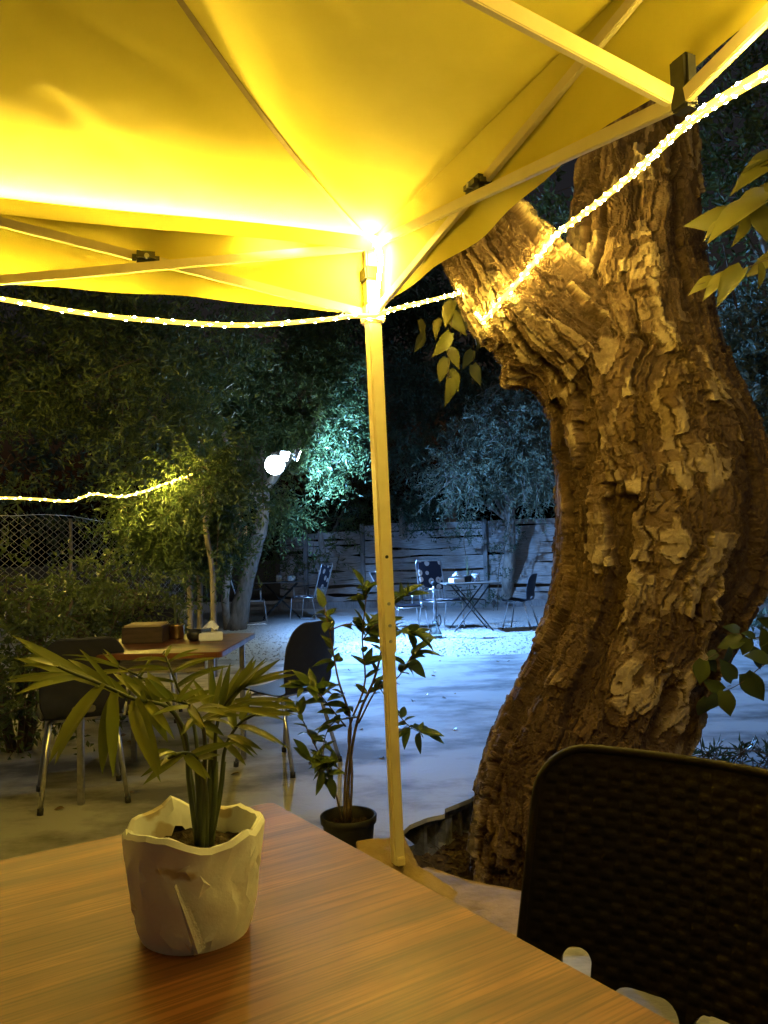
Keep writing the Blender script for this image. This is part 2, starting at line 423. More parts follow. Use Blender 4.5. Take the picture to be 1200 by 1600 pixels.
PIT = jag([(.07, 3.12), (.20, 2.98), (.33, 2.86), (.55, 2.74), (.95, 2.62), (1.7, 2.5), (3.6, 2.4), (3.6, 4.3), (e2.x, e2.y), (e1.x, e1.y), (e0.x, e0.y)], seed=5)
gl = jag([(-9, 9.6), (9, 9.1)], step=.25, amp=.06, closed=False, seed=8)
outer = [(-9, -4), (9, -4)]+[(9, 9.1)]+gl[::-1]
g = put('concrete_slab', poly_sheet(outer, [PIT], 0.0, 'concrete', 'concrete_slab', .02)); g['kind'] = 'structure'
# pit soil
nx, ny = 170, 110
X, Y = np.meshgrid(np.linspace(-.25, 3.9, nx), np.linspace(2.2, 4.6, ny)); P3 = np.stack([X.ravel(), Y.ravel(), 0*X.ravel()], 1)
Zp = -.19+.10*fbm(P3*3, 4, 2)+.05*fbm(P3*14, 3, 5)
P3[:, 2] = Zp; idx = np.arange(nx*ny).reshape(ny, nx)
FQ = np.stack([idx[:-1, :-1].ravel(), idx[:-1, 1:].ravel(), idx[1:, 1:].ravel(), idx[1:, :-1].ravel()], 1)
g = put('tree_pit_soil', mk_mesh('tree_pit_soil', P3, FQ, 'soil', True)); g['kind'] = 'structure'
# gravel yard (bumpy sheet) and the land beyond
nx, ny = 260, 160
X, Y = np.meshgrid(np.linspace(-22, 16, nx), np.linspace(8.6, 22, ny)); P3 = np.stack([X.ravel(), Y.ravel(), 0*X.ravel()], 1)
P3[:, 2] = -.022+.05*fbm(P3*.9, 3, 9)+.02*fbm(P3*4, 2, 4)+.02*np.clip((Y.ravel()-9.3)/1.0, -1, 1)
idx = np.arange(nx*ny).reshape(ny, nx); FQ = np.stack([idx[:-1, :-1].ravel(), idx[:-1, 1:].ravel(), idx[1:, 1:].ravel(), idx[1:, :-1].ravel()], 1)
g = put('gravel_yard', mk_mesh('gravel_yard', P3, FQ, 'gravel', True)); g['kind'] = 'structure'
GRAV = BVHTree.FromPolygons(P3.tolist(), FQ.tolist())
def gz(x, y):
    h = GRAV.ray_cast(Vector((x, y, 5)), Vector((0, 0, -1))); return h[0].z if h[0] else 0
g = put('ground', mk_mesh('ground', [(-300, -300, -.24), (300, -300, -.24), (300, 300, -.24), (-300, 300, -.24)], [(0, 1, 2, 3)], 'earth')); g['kind'] = 'structure'
# loose pebbles over the gravel
def pebbles(n, xr, yr, smin, smax, seed, zf, name, material):
    rg = np.random.default_rng(seed); base = np.array([(1, 0, 0), (0, 1, 0), (-1, 0, 0), (0, -1, 0), (0, 0, .7), (0, 0, -.5)], float)
    tri = np.array([(0, 1, 4), (1, 2, 4), (2, 3, 4), (3, 0, 4), (1, 0, 5), (2, 1, 5), (3, 2, 5), (0, 3, 5)])
    V = []; F = []
    for i in range(n):
        x = rg.uniform(*xr); y = rg.uniform(*yr); z = zf(x, y)
        if z is None: continue
        s = rg.uniform(smin, smax); a = rg.uniform(0, 6.28); ca, sa = math.cos(a), math.sin(a)
        b = base*s*rg.uniform(.6, 1.2, (6, 3)); b = np.stack([b[:, 0]*ca-b[:, 1]*sa, b[:, 0]*sa+b[:, 1]*ca, b[:, 2]], 1)+(x, y, z+s*.2)
        F.append(tri+6*len(V)); V.append(b)
    o = put(name, mk_mesh(name, np.vstack(V), np.vstack(F), material)); return o
o = pebbles(9000, (-7, 5), (8.9, 14.5), .008, .022, 2, gz, 'loose_gravel', 'pebble')
tag(o, 'white loose gravel chips scattered over the back yard', 'gravel', kind='stuff')
# broken concrete apron between slab and pit: the sloped footing under the tent leg
foot = gnd(622, 1345, .13)
def footing():
    bk = [gnd(559, 1312, .16), gnd(634, 1302, .16)]
    fr = [gnd(556, 1330, .15), gnd(640, 1352, .13)]
    nx_, ny_ = 44, 34; V = []
    a, b = gnd(557, 1312, .16), gnd(632, 1302, .16)            # back edge
    c, d = gnd(556, 1352, .13), gnd(655, 1352, .10)            # pole row
    e, f = gnd(640, 1440, .004), gnd(760, 1412, .012)          # toe
    for j in range(ny_):
        t = j/(ny_-1)
        if t < .45: s = t/.45; l = a.lerp(c, s); r = b.lerp(d, s)
        else:
            s = (t-.45)/.55; l = c.lerp(e, s); r = d.lerp(f, s); q = s*s*(3-2*s)
            l.z = lerp(c.z, e.z, q**.7); r.z = lerp(d.z, f.z, q**.7)
        for i in range(nx_): V.append(l.lerp(r, i/(nx_-1)))
    V = np.array([tuple(q) for q in V]); n = fbm(V*14, 4, 3); V[:, 2] += .016*n
    ed = np.zeros((ny_, nx_)); 
    idx = np.arange(nx_*ny_).reshape(ny_, nx_); rim = np.concatenate([idx[0, :], idx[1:, -1], idx[-1, ::-1][1:], idx[::-1, 0][1:-1]])
    V[rim, :2] += .012*np.stack([fbm(V[rim]*22, 3, 8), fbm(V[rim]*22, 3, 12)], 1)*1.5
    V[rim, 2] -= .008
    F = np.stack([idx[:-1, :-1].ravel(), idx[:-1, 1:].ravel(), idx[1:, 1:].ravel(), idx[1:, :-1].ravel()], 1)[:, ::-1]
    lo = V[rim].copy(); lo[:, 2] = -.15; k = len(rim); n0 = len(V)
    V2 = np.vstack([V, lo]); side = [(int(rim[i]), int(rim[(i+1) % k]), n0+(i+1) % k, n0+i) for i in range(k)]
    me = mk_mesh('concrete_footing', V2.tolist(), F.tolist()+side, 'concrete_rough', True)
    o = put('concrete_footing', me); return tag(o, 'rough sloped concrete footing under the tent leg', 'footing')
footing()
def kerb():
    inner = [(.12, 3.06), (.24, 2.94), (.36, 2.86), (.57, 2.75), (.96, 2.63), (1.7, 2.51), (3.6, 2.42)]; V = []; n = 90; m = 10
    sp = spline([Vector((x, y, 0)) for x, y in inner], n)
    for i in range(n):
        t = (sp[min(i+1, n-1)]-sp[max(i-1, 0)]).normalized(); nr = Vector((t.y, -t.x, 0)); wd = .34+.05*math.sin(i*.35)
        for j in range(m):
            q = j/(m-1); p = sp[i]+nr*(wd*q-.02); V.append((p.x, p.y, .004+.030*math.sin(math.pi*min(1, .12+q*.9))**.6))
    V = np.array(V); V[:, 2] += .014*fbm(V*16, 4, 5)*(np.tile(np.arange(m), n) < m-1); V[:, :2] += .02*np.stack([fbm(V*12, 3, 6), fbm(V*12, 3, 7)], 1)
    V[m-1::m, 2] = -.02; first = V[0::m].copy(); first[:, 2] = -.2; k0 = len(V); V = np.vstack([V, first])
    idx = np.arange(n*m).reshape(n, m); F = np.stack([idx[:-1, :-1].ravel(), idx[:-1, 1:].ravel(), idx[1:, 1:].ravel(), idx[1:, :-1].ravel()], 1)[:, ::-1].tolist()
    F += [(int(idx[i, 0]), int(idx[i+1, 0]), k0+i+1, k0+i) for i in range(n-1)]
    o = put('kerb', mk_mesh('kerb', V, F, 'concrete_rough', True)); o['kind'] = 'structure'
kerb()
# hollow concrete blocks that carry the edge of the slab
def hollow_blocks():
    a = gnd(650, 1288, -.045); b = gnd(748, 1242, -.045); d = (b-a); d.z = 0; L = d.length; d.normalize(); nrm = Vector((d.y, -d.x, 0))
    for k in range(2):
        o = empty('hollow_block', a+d*(.02+k*.205)+Vector((0, 0, -.162)), math.atan2(d.y, d.x),
                  ['hollow concrete block at the slab edge, next to the footing', 'hollow concrete block at the slab edge, touching the tree trunk'][k], 'concrete block', 'hollow blocks under the slab edge')
        mb = MB(); W, H, D = .20, .165, .19; t = .024
        mb.box((W/2, .065, t/2+.0), (W, D, t)); mb.box((W/2, .065, H-t/2), (W, D, t))
        for x in (t/2, W/2, W-t/2): mb.box((x, .065, H/2), (t, D-.002, H-2*t-.001))
        part('shell', mb, 'concrete_block', o, world=False)
hollow_blocks()

# ================================================================== TENT
C = at(577, 372, 2.8)                                     # top of the corner leg
Cxy = Vector((C.x, C.y, 0))
Ld = Vector((-1.13, -.395, 0)).normalized(); Rd = Vector((.425, -1.0, 0)).normalized()
SIDE = 3.02; ZE = C.z-.005; ZLOW = ZE-.255
corners = [Cxy, Cxy+Ld*SIDE, Cxy+Ld*SIDE+Rd*SIDE, Cxy+Rd*SIDE]
apex = (corners[0]+corners[2])/2
tent = empty('gazebo_tent', (apex.x, apex.y, 0), 0, 'cream pop-up gazebo tent with folding scissor frame, seen from below', 'tent')
def canopy_panel(a, b, seed):
    nu, nv = 70, 60; U, Vv = np.meshgrid(np.linspace(0, 1, nu), np.linspace(0, 1, nv)); U = U.ravel(); Vv = Vv.ravel()
    A, B, T = np.array(a), np.array(b), np.array(apex)
    P = ((A[None]*(1-U)[:, None]+B[None]*U[:, None])*(1-Vv)[:, None]+T[None]*Vv[:, None])
    z = ZE+.14*Vv+.53*Vv**2
    z -= .05*np.sin(np.pi*U)*np.sin(np.pi*np.clip(Vv, 0, 1))**2
    q = np.stack([P[:, 0]*2.2, P[:, 1]*2.2, U*0+seed], 1)
    w_ = np.sin(np.pi*U)**.5*np.sin(np.pi*np.clip(Vv, 0, 1))**.5
    z += w_*(.007*fbm(q*1.2, 2, seed)+.007*np.abs(fbm(q*np.array([2.2, 5., 1]), 3, seed+3))+.007*np.abs(fbm(q*7, 2, seed+5)))
    # creases that fan out of the hip
    for (cu, cv, ang, amp) in ((.12, .45, .9, .008), (.3, .5, 1.2, .005), (.8, .45, -.8, .007), (.55, .55, 1.45, .004), (.7, .5, 1.7, .004)):
        dd = (U-cu)*math.sin(ang)-(Vv-cv)*math.cos(ang)+.05*np.sin(U*5+seed); z += amp*np.exp(-(dd/.018)**2)*w_
    P[:, 2] = z
    idx = np.arange(nu*nv).reshape(nv, nu); F = np.stack([idx[:-1, :-1].ravel(), idx[:-1, 1:].ravel(), idx[1:, 1:].ravel(), idx[1:, :-1].ravel()], 1)
    return P, F
inv_t = wm(tent).inverted()
def to_local(P, o=None):
    m = np.array(wm(o or tent).inverted()); return P @ m[:3, :3].T + m[:3, 3]
for i in range(4):
    P, F = canopy_panel(corners[i], corners[(i+1) % 4], 3+i)
    put('roof_panel', mk_mesh('roof_panel', to_local(P), F, 'canvas', True), tent)
    # valance: hangs from the eave, slightly wavy
    nu, nv = 60, 10; a, b = np.array(corners[i]), np.array(corners[(i+1) % 4]); V = []
    nrm = np.array([-(b-a)[1], (b-a)[0], 0]); nrm = nrm/np.linalg.norm(nrm); ctr = np.array(apex)
    if np.dot(nrm, (a+b)/2-ctr) < 0: nrm = -nrm
    for j in range(nv):
        for k in range(nu):
            u = k/(nu-1); v = j/(nv-1); p = a+(b-a)*u; wv = .012*math.sin(u*23+i)+.008*math.sin(u*51+2*i)
            p = p+nrm*(.012+.02*v+wv*v)
            hang = .252+.010*math.sin(u*9+i)
            if i == 0: hang = .262-.02*u
            if i == 3: hang = .250+.012*math.sin(u*9)
            V.append((p[0], p[1], ZE+.004-hang*v))
    idx = np.arange(nu*nv).reshape(nv, nu); F = np.stack([idx[:-1, :-1].ravel(), idx[:-1, 1:].ravel(), idx[1:, 1:].ravel(), idx[1:, :-1].ravel()], 1)
    put('valance', mk_mesh('valance', to_local(np.array(V)), F, 'canvas', True), tent)
    # folded hem inside the eave, its left gutter shaped to hide the added rope
    mb = MB(); d = Vector(b-a); nn = Vector(nrm); pr = []
    for k in range(31):
        u = k/30; p = Vector(a)+d*u; s = .006*math.sin(u*14+i)
        pr.append([p+nn*.016+Vector((0, 0, ZE+.005)), p-nn*.045+Vector((0, 0, ZE-.062+s)), p-nn*.092+Vector((0, 0, ZE-.030+s))] if i == 0 else [p-nn*.006+Vector((0, 0, ZE+.004)), p+nn*.016+Vector((0, 0, ZE+.006)), p+nn*.017+Vector((0, 0, ZE-.02))])
    V = [q for t in pr for q in t]; Fh = []
    for k in range(30):
        for m_ in range(2): Fh.append((k*3+m_, k*3+m_+1, (k+1)*3+m_+1, (k+1)*3+m_))
    mb.add(V, Fh); part('hem', mb, 'canvas', tent)
    # seam tape along the hip
    pts = []
    for k in range(26):
        v = .015+.9*k/25; p = Vector(corners[i]).lerp(apex, v); pts.append(Vector((p.x, p.y, ZE+.14*v+.53*v*v-.004)))
    mb = MB()
    for k in range(25): mb.bar(pts[k], pts[k+1], .016, .002)
    part('seam_tape', mb, 'canvas_tape', tent)
ftop = C; 
legs_xy = [None]*4
for i, c in enumerate(corners):
    top = Vector((c.x, c.y, ZE-.02)); bot = Vector((foot.x, foot.y, foot.z-.01)) if i == 0 else Vector((c.x, c.y, .0))
    dr = bot-top; mid = top+dr*.75 if i else at(607, 1022, lerp(C.y, foot.y, .66))
    if i == 0: mid = top+dr*.665
    inw = (apex-c); inw.z = 0; inw.normalize()
    leg = part('leg', MB().bar(top+Vector((0, 0, 0)), mid, .049, .049, up=Rd, bev=.006), 'cream_paint', tent)
    part('inner_tube', MB().bar(mid+dr.normalized()*-.05, bot, .039, .039, up=Rd, bev=.005), 'cream_paint', leg)
    part('foot_plate', MB().bar(bot+Vector((0, 0, .03)), bot+Vector((0, 0, .002)), .03, .062, up=Rd, bev=.003), 'cream_paint', leg)
    x_ = Ld; 
    # adjustment holes / buttons
    fn = Rd.cross(Vector((0, 0, 1))); fn = Rd.copy() if Rd.y < 0 else -Rd
    for t_ in (.51, .585, .62, .645) if i == 0 else ():
        p = top+dr*t_+fn*.025
        part('button', MB().tube([p-fn*.002, p+fn*.003], .006, 10), 'dull_steel' if t_ > .52 else 'black_plastic', leg)
    cap = MB().box(top+Vector((0, 0, .005)), (.07, .07, .05), Matrix.Rotation(math.atan2(Ld.y, Ld.x), 3, 'Z'), .008)
    part('corner_bracket', cap, 'cream_paint', tent)
    part('clamp', MB().bar(top+dr.normalized()*.085, top+dr.normalized()*.135, .066, .066, up=Rd, bev=.006), 'black_plastic', tent)
    zl = top+dr.normalized()*(.255)
    part('slider', MB().bar(zl+Vector((0, 0, .035)), zl+Vector((0, 0, -.03)), .07, .07, up=Rd, bev=.006), 'cream_paint', tent)
def scissor(c, d, nrm, half):
    up_c = c+Vector((0, 0, ZE-.035))+d*.03; lo_c = c+Vector((0, 0, ZE-.265))+d*.03
    m = c+d*half; up_m = m+Vector((0, 0, ZE-.02)); lo_m = m+Vector((0, 0, ZE-.315))
    off = nrm*.009
    part('scissor_bar', MB().bar(up_c-off, lo_m-off-d*.015, .014, .030, bev=.002), 'cream_paint', tent)
    part('scissor_bar', MB().bar(lo_c+off, up_m+off-d*.015, .014, .030, bev=.002), 'cream_paint', tent)
    pv = c+d*(half/2+.012); pv.z = ZE-.145
    rot = Matrix.Rotation(math.atan2(d.y, d.x), 3, 'Z')
    pk = part('pivot', MB().box(pv-nrm*.012*0, (.085, .055, .042), rot, .014), 'black_plastic', tent)
    part('pivot_bolt', MB().tube([pv-nrm*.03, pv+nrm*.03], .008, 10), 'dull_steel', pk)
    return m, lo_m, up_m
for i in range(4):
    c, e = corners[i], corners[(i+1) % 4]; d = (e-c).normalized(); n = (apex-(c+e)/2); n.z = 0; n.normalize()
    m, lo, up = scissor(c, d, -n, SIDE/2)
    scissor(e, -d, -n, SIDE/2)
    rot = Matrix.Rotation(math.atan2(d.y, d.x), 3, 'Z')
    part('mid_bracket', MB().box(lo+Vector((0, 0, .03))-n*0.0, (.045, .03, .10), rot, .006), 'black_plastic', tent)
    part('mid_bracket', MB().box(up+Vector((0, 0, -.01)), (.05, .045, .06), rot, .006), 'black_plastic', tent)
    # inner truss towards the middle
    h = SIDE/2; ctr_lo = apex+Vector((0, 0, ZE-.02)); ctr_up = apex+Vector((0, 0, ZE+.10))
    part('truss_bar', MB().bar(lo+n*.03, ctr_up-n*.04, .016, .034, bev=.002), 'cream_paint', tent)
    part('truss_bar', MB().bar(up+n*.03+d*.018, ctr_lo-n*.04+d*.018, .016, .034, bev=.002), 'cream_paint', tent)
part('centre_pole', MB().bar(apex+Vector((0, 0, ZE-.08)), apex+Vector((0, 0, ZE+.66)), .045, .045, up=Rd, bev=.004), 'cream_paint', tent)

# ================================================================== BIG TREE
TD = 3.42
def tpt(px, py, rpx, d=TD):
    return (at(px, py, d), rpx*d/FPX)
stem = [(858, 1470, 178), (860, 1420, 150), (862, 1385, 132), (877, 1300, 134), (901, 1200, 138), (941, 1100, 133), (984, 1000, 135), (1020, 900, 152),
        (1033, 820, 161), (1028, 740, 159), (1012, 660, 147), (1002, 600, 134), (1000, 500, 112), (995, 400, 101), (997, 300, 95), (1001, 200, 87), (1002, 80, 82), (1006, -80, 80), (1020, -330, 74)]
limb = [(1000, 620, 112), (930, 570, 104), (868, 515, 98), (818, 462, 88), (780, 405, 78), (745, 345, 70), (700, 270, 66), (620, 140, 60), (540, 20, 52)]
knob = [(910, 575, 75), (850, 560, 64), (808, 556, 56), (792, 553, 50)]
branchR = [(1010, 60, 60), (1100, -60, 46), (1250, -200, 36), (1400, -320, 26)]
def chain(lst, d=TD): return [tpt(*q, d) for q in lst]
CH = [chain(stem), chain(limb), chain(knob), chain(branchR)]
def chain_mesh(ch, n=26):
    pts = [c[0] for c in ch]; rs = [c[1] for c in ch]; k = len(pts)*5
    sp = spline(pts, k); rr = [spline([Vector((r, 0, 0)) for r in rs], k)[i].x for i in range(k)]
    return MB().tube(sp, rr, n), sp, rr
allmb = MB(); segs = []
for ci, ch in enumerate(CH):
    m_, sp, rr = chain_mesh(ch); allmb.add(m_.v, m_.f)
    if ci == 2: # round the cut knob
        pass
    acc = 0
    for i in range(len(sp)-1):
        L = (sp[i+1]-sp[i]).length; segs.append((sp[i], sp[i+1], rr[i], rr[i+1], acc, ci)); acc += L
tb = bpy.data.objects.new('tmp_tree', allmb.mesh('tmp_tree', None)); COL.objects.link(tb)
md = tb.modifiers.new('r', 'REMESH'); md.mode = 'VOXEL'; md.voxel_size = .0063
sm = tb.modifiers.new('s', 'SMOOTH'); sm.iterations = 22; sm.factor = .5
dg = bpy.context.evaluated_depsgraph_get(); ev = tb.evaluated_get(dg); em = ev.to_mesh()
nV = len(em.vertices); TV = np.zeros(nV*3); em.vertices.foreach_get('co', TV); TV = TV.reshape(-1, 3)
TN = np.zeros(nV*3); em.vertices.foreach_get('normal', TN); TN = TN.reshape(-1, 3)
TF = np.zeros(len(em.loops), int); em.loops.foreach_get('vertex_index', TF)
LS = np.zeros(len(em.polygons), int); em.polygons.foreach_get('loop_total', LS)
assert (LS == 4).all(); TF = TF.reshape(-1, 4)
ev.to_mesh_clear(); bpy.data.objects.remove(tb)
# nearest skeleton segment -> (arc, length) coordinates
best = np.full(nV, 1e9); S_ = np.zeros(nV); L_ = np.zeros(nV); CI = np.zeros(nV, int); AX = np.zeros((nV, 3))
for (a, b, ra, rb, acc, ci) in segs:
    A = np.array(a); D = np.array(b-a); LL = np.linalg.norm(D); D = D/LL
    t = np.clip((TV-A) @ D, 0, LL); Q = TV-(A+t[:, None]*D); dist = np.linalg.norm(Q, axis=1)-(ra+(rb-ra)*t/LL)
    if ci == 2: dist = dist+.02
    if ci == 1 and acc < .42: dist = dist+.16*(1-acc/.42)
    mk = dist < best
    x = np.cross(D, [0, 1, 0]); x /= np.linalg.norm(x); y = np.cross(D, x)
    th = np.arctan2(Q @ x, Q @ y)
    best[mk] = dist[mk]; S_[mk] = (th*.33)[mk]; L_[mk] = (acc+t)[mk]; CI[mk] = ci; AX[mk] = D
warp = np.stack([fbm(TV*4, 3, 21), fbm(TV*4, 3, 33)], 1)
S_ = S_+.10*warp[:, 0]+.02*fbm(TV*18, 2, 5); L_ = L_+.16*warp[:, 1]+.03*fbm(TV*18, 2, 7)
def voro(x, y, seed):
    ix = np.floor(x).astype(int); iy = np.floor(y).astype(int); f1 = np.full(len(x), 9.); f2 = np.full(len(x), 9.); idr = np.zeros(len(x)); id2 = np.zeros(len(x)); ox = np.zeros(len(x)); oy = np.zeros(len(x))
    for dx in (-1, 0, 1):
        for dy in (-1, 0, 1):
            cx = ix+dx; cy = iy+dy; z = cx*0
            px = cx+.1+.8*_hash(cx, cy, z, seed); py = cy+.1+.8*_hash(cx, cy, z, seed+1)
            d = np.hypot(x-px, y-py); h = _hash(cx, cy, z, seed+2); h2 = _hash(cx, cy, z, seed+3)
            m1 = d < f1; f2 = np.where(m1, f1, np.minimum(f2, d)); f1 = np.where(m1, d, f1)
            idr = np.where(m1, h, idr); id2 = np.where(m1, h2, id2); ox = np.where(m1, x-px, ox); oy = np.where(m1, y-py, oy)
    return f1, f2, idr, id2, ox, oy
def sstep(a, b, x):
    t = np.clip((x-a)/(b-a), 0, 1); return t*t*(3-2*t)
big = fbm(TV*1.7, 2, 40)
S2 = S_+.030*fbm(TV*22, 4, 15)+.06*fbm(TV*6, 2, 25); L2 = L_+.06*fbm(TV*16, 4, 16)+.18*fbm(TV*4.5, 2, 26)
L3 = L2+S2*.7
f1, f2, h1, h2, ox, oy = voro(S2/.105+CI*37, L2/.27, 50)                # long plates
g1, g2, k1, k2, px_, py_ = voro(S2/.050+CI*11+.3*L2, L3/.092, 90)         # flakes
m1, m2, n1, n2, mx_, my_ = voro(S2/.020+CI*7, L3/.045, 130)               # crumbs
ef = f2-f1+.10*fbm(TV*40, 2, 81); eg = g2-g1+.14*fbm(TV*55, 2, 82); em_ = m2-m1
plate = sstep(.05, .10, ef); chip = sstep(.06, .13, eg); flake = sstep(.03, .12, em_)
fur = fbm(np.stack([S2*10, L2*1.3, CI*5.], 1), 4, 61)
furrow = sstep(-.17, -.11, fur)                                           # long deep furrows
keep = 1-sstep(.55, .58, k2)                                              # flakes still hanging on
q1, q2, r1, r2, qx, qy = voro(S2/.072+CI*19-.2*L2, L2/.23, 170)           # slabs of bark, longer than the flakes
slab_ = sstep(.05, .10, q2-q1+.12*fbm(TV*48, 2, 84))*(1-sstep(.60, .63, r2))
zone = sstep(-.04, .05, fbm(TV*2.3, 2, 46)); zone2 = sstep(.02, .10, fbm(TV*2.9, 2, 49))
long_ = sstep(.42, .46, h2)*furrow                                        # long plates still there
fib = fbm(np.stack([S2*70, L2*9, CI*3.], 1), 3, 71)                       # fibres of the inner bark
t_plate = plate*long_*(.008+.014*h1+.020*(h1-.5)*ox+.030*(h2-.7)*oy)
t_flake = chip*keep*(.005+.008*k1+.016*(k1-.5)*px_+.022*(k2-.25)*py_)
t_slab = slab_*(.008+.012*r1+.022*(r1-.5)*qx+.016*(r2-.3)*qy)
top_ = np.where(zone > .5, slab_, chip*keep)*furrow*(1-.8*zone2)
dsp = .028*furrow+t_plate+furrow*(1-.8*zone2)*(zone*t_slab+(1-zone)*t_flake)+.013*flake*n1*(1-.6*top_)+.016*fib*(1-.6*top_)+.045*fur+.05*big+.006*fbm(TV*70, 2, 72)-.02
ridge = fur
dsp *= np.where(CI == 2, .7, 1.0)
hollow = np.exp(-(((TV-np.array(at(850, 585, TD-.28)))/np.array([.09, .3, .07]))**2).sum(1)); dsp -= .07*hollow
dsp -= .02
TV2 = TV+TN*dsp[:, None]
# push plates slightly along the trunk: ragged lower lips
TV2 += AX*(-.012*top_*k1)[:, None]
base = at(870, 1400, TD); base.z = -.2
tree = empty('old_tree', base, 0, 'massive leaning tree with thick flaking bark and a stubby cut limb', 'tree')
me = mk_mesh('trunk', to_local(TV2, tree), TF, 'bark', False)
col_ = np.clip(.10+.10*n1+top_*(.18+.40*np.where(zone > .5, r1, k1))+plate*long_*(.10+.25*h1)+.4*big, 0, 1)
attr = me.attributes.new('plate', 'FLOAT', 'POINT'); attr.data.foreach_set('value', col_.astype(np.float32))
put('trunk', me, tree)
TREE_BVH = BVHTree.FromPolygons(TV2.tolist(), TF.tolist())
def on_tree(px, py, off=.012):
    d = ray(px, py).normalized(); h = TREE_BVH.ray_cast(CAM, d)
    return (h[0]-d*off) if h[0] else None

# ================================================================== LEAVES
def leaf_shape(name, L, W, material, droop=.2, fold=.25, n=6, prof=None, heart=False, bend=0):
    V = []; F = []
    for i in range(n+1):
        t = i/n
        if heart: wd = W*(math.sin(math.pi*min(1, t*.92+.10))**.8)*(1-.55*t) * 1.35
        else: wd = W*(math.sin(math.pi*t**.75)**.85)
        if prof: wd = W*prof(t)
        wd = max(wd, .0004)
        y = L*t; z = -droop*L*t*t+bend*L*t
        V += [(-wd/2, y-(heart and i == 0)*L*.06, z+fold*wd/2), (0, y, z), (wd/2, y-(heart and i == 0)*L*.06, z+fold*wd/2)]
    for i in range(n):
        a = i*3; F += [(a, a+1, a+4, a+3), (a+1, a+2, a+5, a+4)]
    return mk_mesh(name, V, F, material, True)
LAMP = None
def leaf_cloud(blobs, n, L, W, seed, cluster=14, twigmb=None, spread=1.0, hang=.2, flat=.0, clip=None):
    """blobs: (centre, (rx,ry,rz), weight). leaves in sprays along short twigs. returns V,F"""
    rg = np.random.default_rng(seed); wt = np.array([b[2] for b in blobs], float); wt /= wt.sum()
    nc = n//cluster; bi = rg.choice(len(blobs), nc, p=wt)
    C0 = np.array([tuple(blobs[i][0]) for i in bi]); R0 = np.array([blobs[i][1] for i in bi])
    d = rg.normal(size=(nc, 3)); d /= np.linalg.norm(d, axis=1, keepdims=True)
    rr = rg.uniform(0, 1, nc)**.45
    P = C0+d*R0*rr[:, None]
    P += .35*np.stack([fbm(P*1.5, 2, seed+1), fbm(P*1.5, 2, seed+2), fbm(P*1.5, 2, seed+3)], 1)*R0
    keep = fbm(P*np.array([1.6, 1.6, 1.9]), 3, seed+5) > -.09
    P = P[keep]; d = d[keep]; nc = len(P)
    tw = d*np.array([1, 1, .6])+rg.normal(size=(nc, 3))*.55; tw[:, 2] -= hang; tw /= np.linalg.norm(tw, axis=1, keepdims=True)
    TL = rg.uniform(.6, 1.5, nc)*L*cluster*.30*spread
    t = np.tile(np.linspace(0, 1, cluster), nc); ci = np.repeat(np.arange(nc), cluster)
    Pl = P[ci]+tw[ci]*(t*TL[ci])[:, None]; Pl[:, 2] -= .25*t*t*TL[ci]*.5
    sd_ = rg.normal(size=(len(Pl), 3)); sd_ -= tw[ci]*(sd_*tw[ci]).sum(1)[:, None]; sd_ /= np.linalg.norm(sd_, axis=1, keepdims=True)+1e-9
    dl = tw[ci]*rg.uniform(.3, .9, len(Pl))[:, None]+sd_; dl[:, 2] -= hang*rg.uniform(0, 1, len(Pl)); dl /= np.linalg.norm(dl, axis=1, keepdims=True)
    nn = rg.normal(size=(len(Pl), 3)); nn[:, 2] += flat*2; wv = np.cross(dl, nn); wv /= np.linalg.norm(wv, axis=1, keepdims=True)+1e-9
    up = np.cross(wv, dl)
    ll = L*rg.uniform(.6, 1.25, len(Pl))[:, None]; ww = W*rg.uniform(.7, 1.2, len(Pl))[:, None]/2
    a = Pl; b = Pl+dl*ll*.42+wv*ww+up*ww*.35; c = Pl+dl*ll-up*ll*.12; e = Pl+dl*ll*.42-wv*ww+up*ww*.35
    V = np.stack([a, b, c, e], 1).reshape(-1, 3); k = np.arange(len(Pl))[:, None]*4
    if LAMP is not None:                                  # leaves cleared along the sight line from camera to lamp
        ax = np.array(CAM-LAMP); ax /= np.linalg.norm(ax); rel = Pl-np.array(LAMP); tt = np.clip(rel @ ax, -.1, 4.5)
        far = np.linalg.norm(rel-tt[:, None]*ax, axis=1) > .21
        k = k[far]
    F = np.vstack([k+np.array([[0, 1, 2]]), k+np.array([[0, 2, 3]])])
    if twigmb is not None:
        for i in rg.choice(nc, min(nc, twigmb[1]), replace=False):
            p = Vector(P[i]); q = p+Vector(tw[i])*TL[i]; q.z -= .12*TL[i]
            twigmb[0].tube([p-Vector(tw[i])*TL[i]*.6, p, q], [L*.055, L*.045, L*.02], 3, False)
    return V, F
def crown(name, parent, blobs, n, L, W, material, seed, twigs=200, twig_mat='twig', **kw):
    tm = MB(); V, F = leaf_cloud(blobs, n, L, W, seed, twigmb=(tm, twigs), **kw)
    o = put(name, mk_mesh(name, to_local(V, parent), F, material), parent); o['kind'] = 'stuff'
    if twigs: t = part('twigs', tm, twig_mat, parent); t['kind'] = 'stuff'
    return o
def trunk_part(parent, pts, rs, material='pale_trunk', name='trunk', seed=0, n=10):
    k = len(pts)*5; sp = spline(pts, k); rr = [spline([Vector((r, 0, 0)) for r in rs], k)[i].x for i in range(k)]
    mb = MB().tube(sp, rr, n); V = np.array([tuple(q) for q in mb.v]); nz = fbm(V*9, 3, seed)
    cen = np.repeat(np.array([tuple(s) for s in sp]), n, axis=0); V = V+(V-cen)*nz[:, None]*.5
    mb.v = [tuple(q) for q in V]; return part(name, mb, material, parent, True)
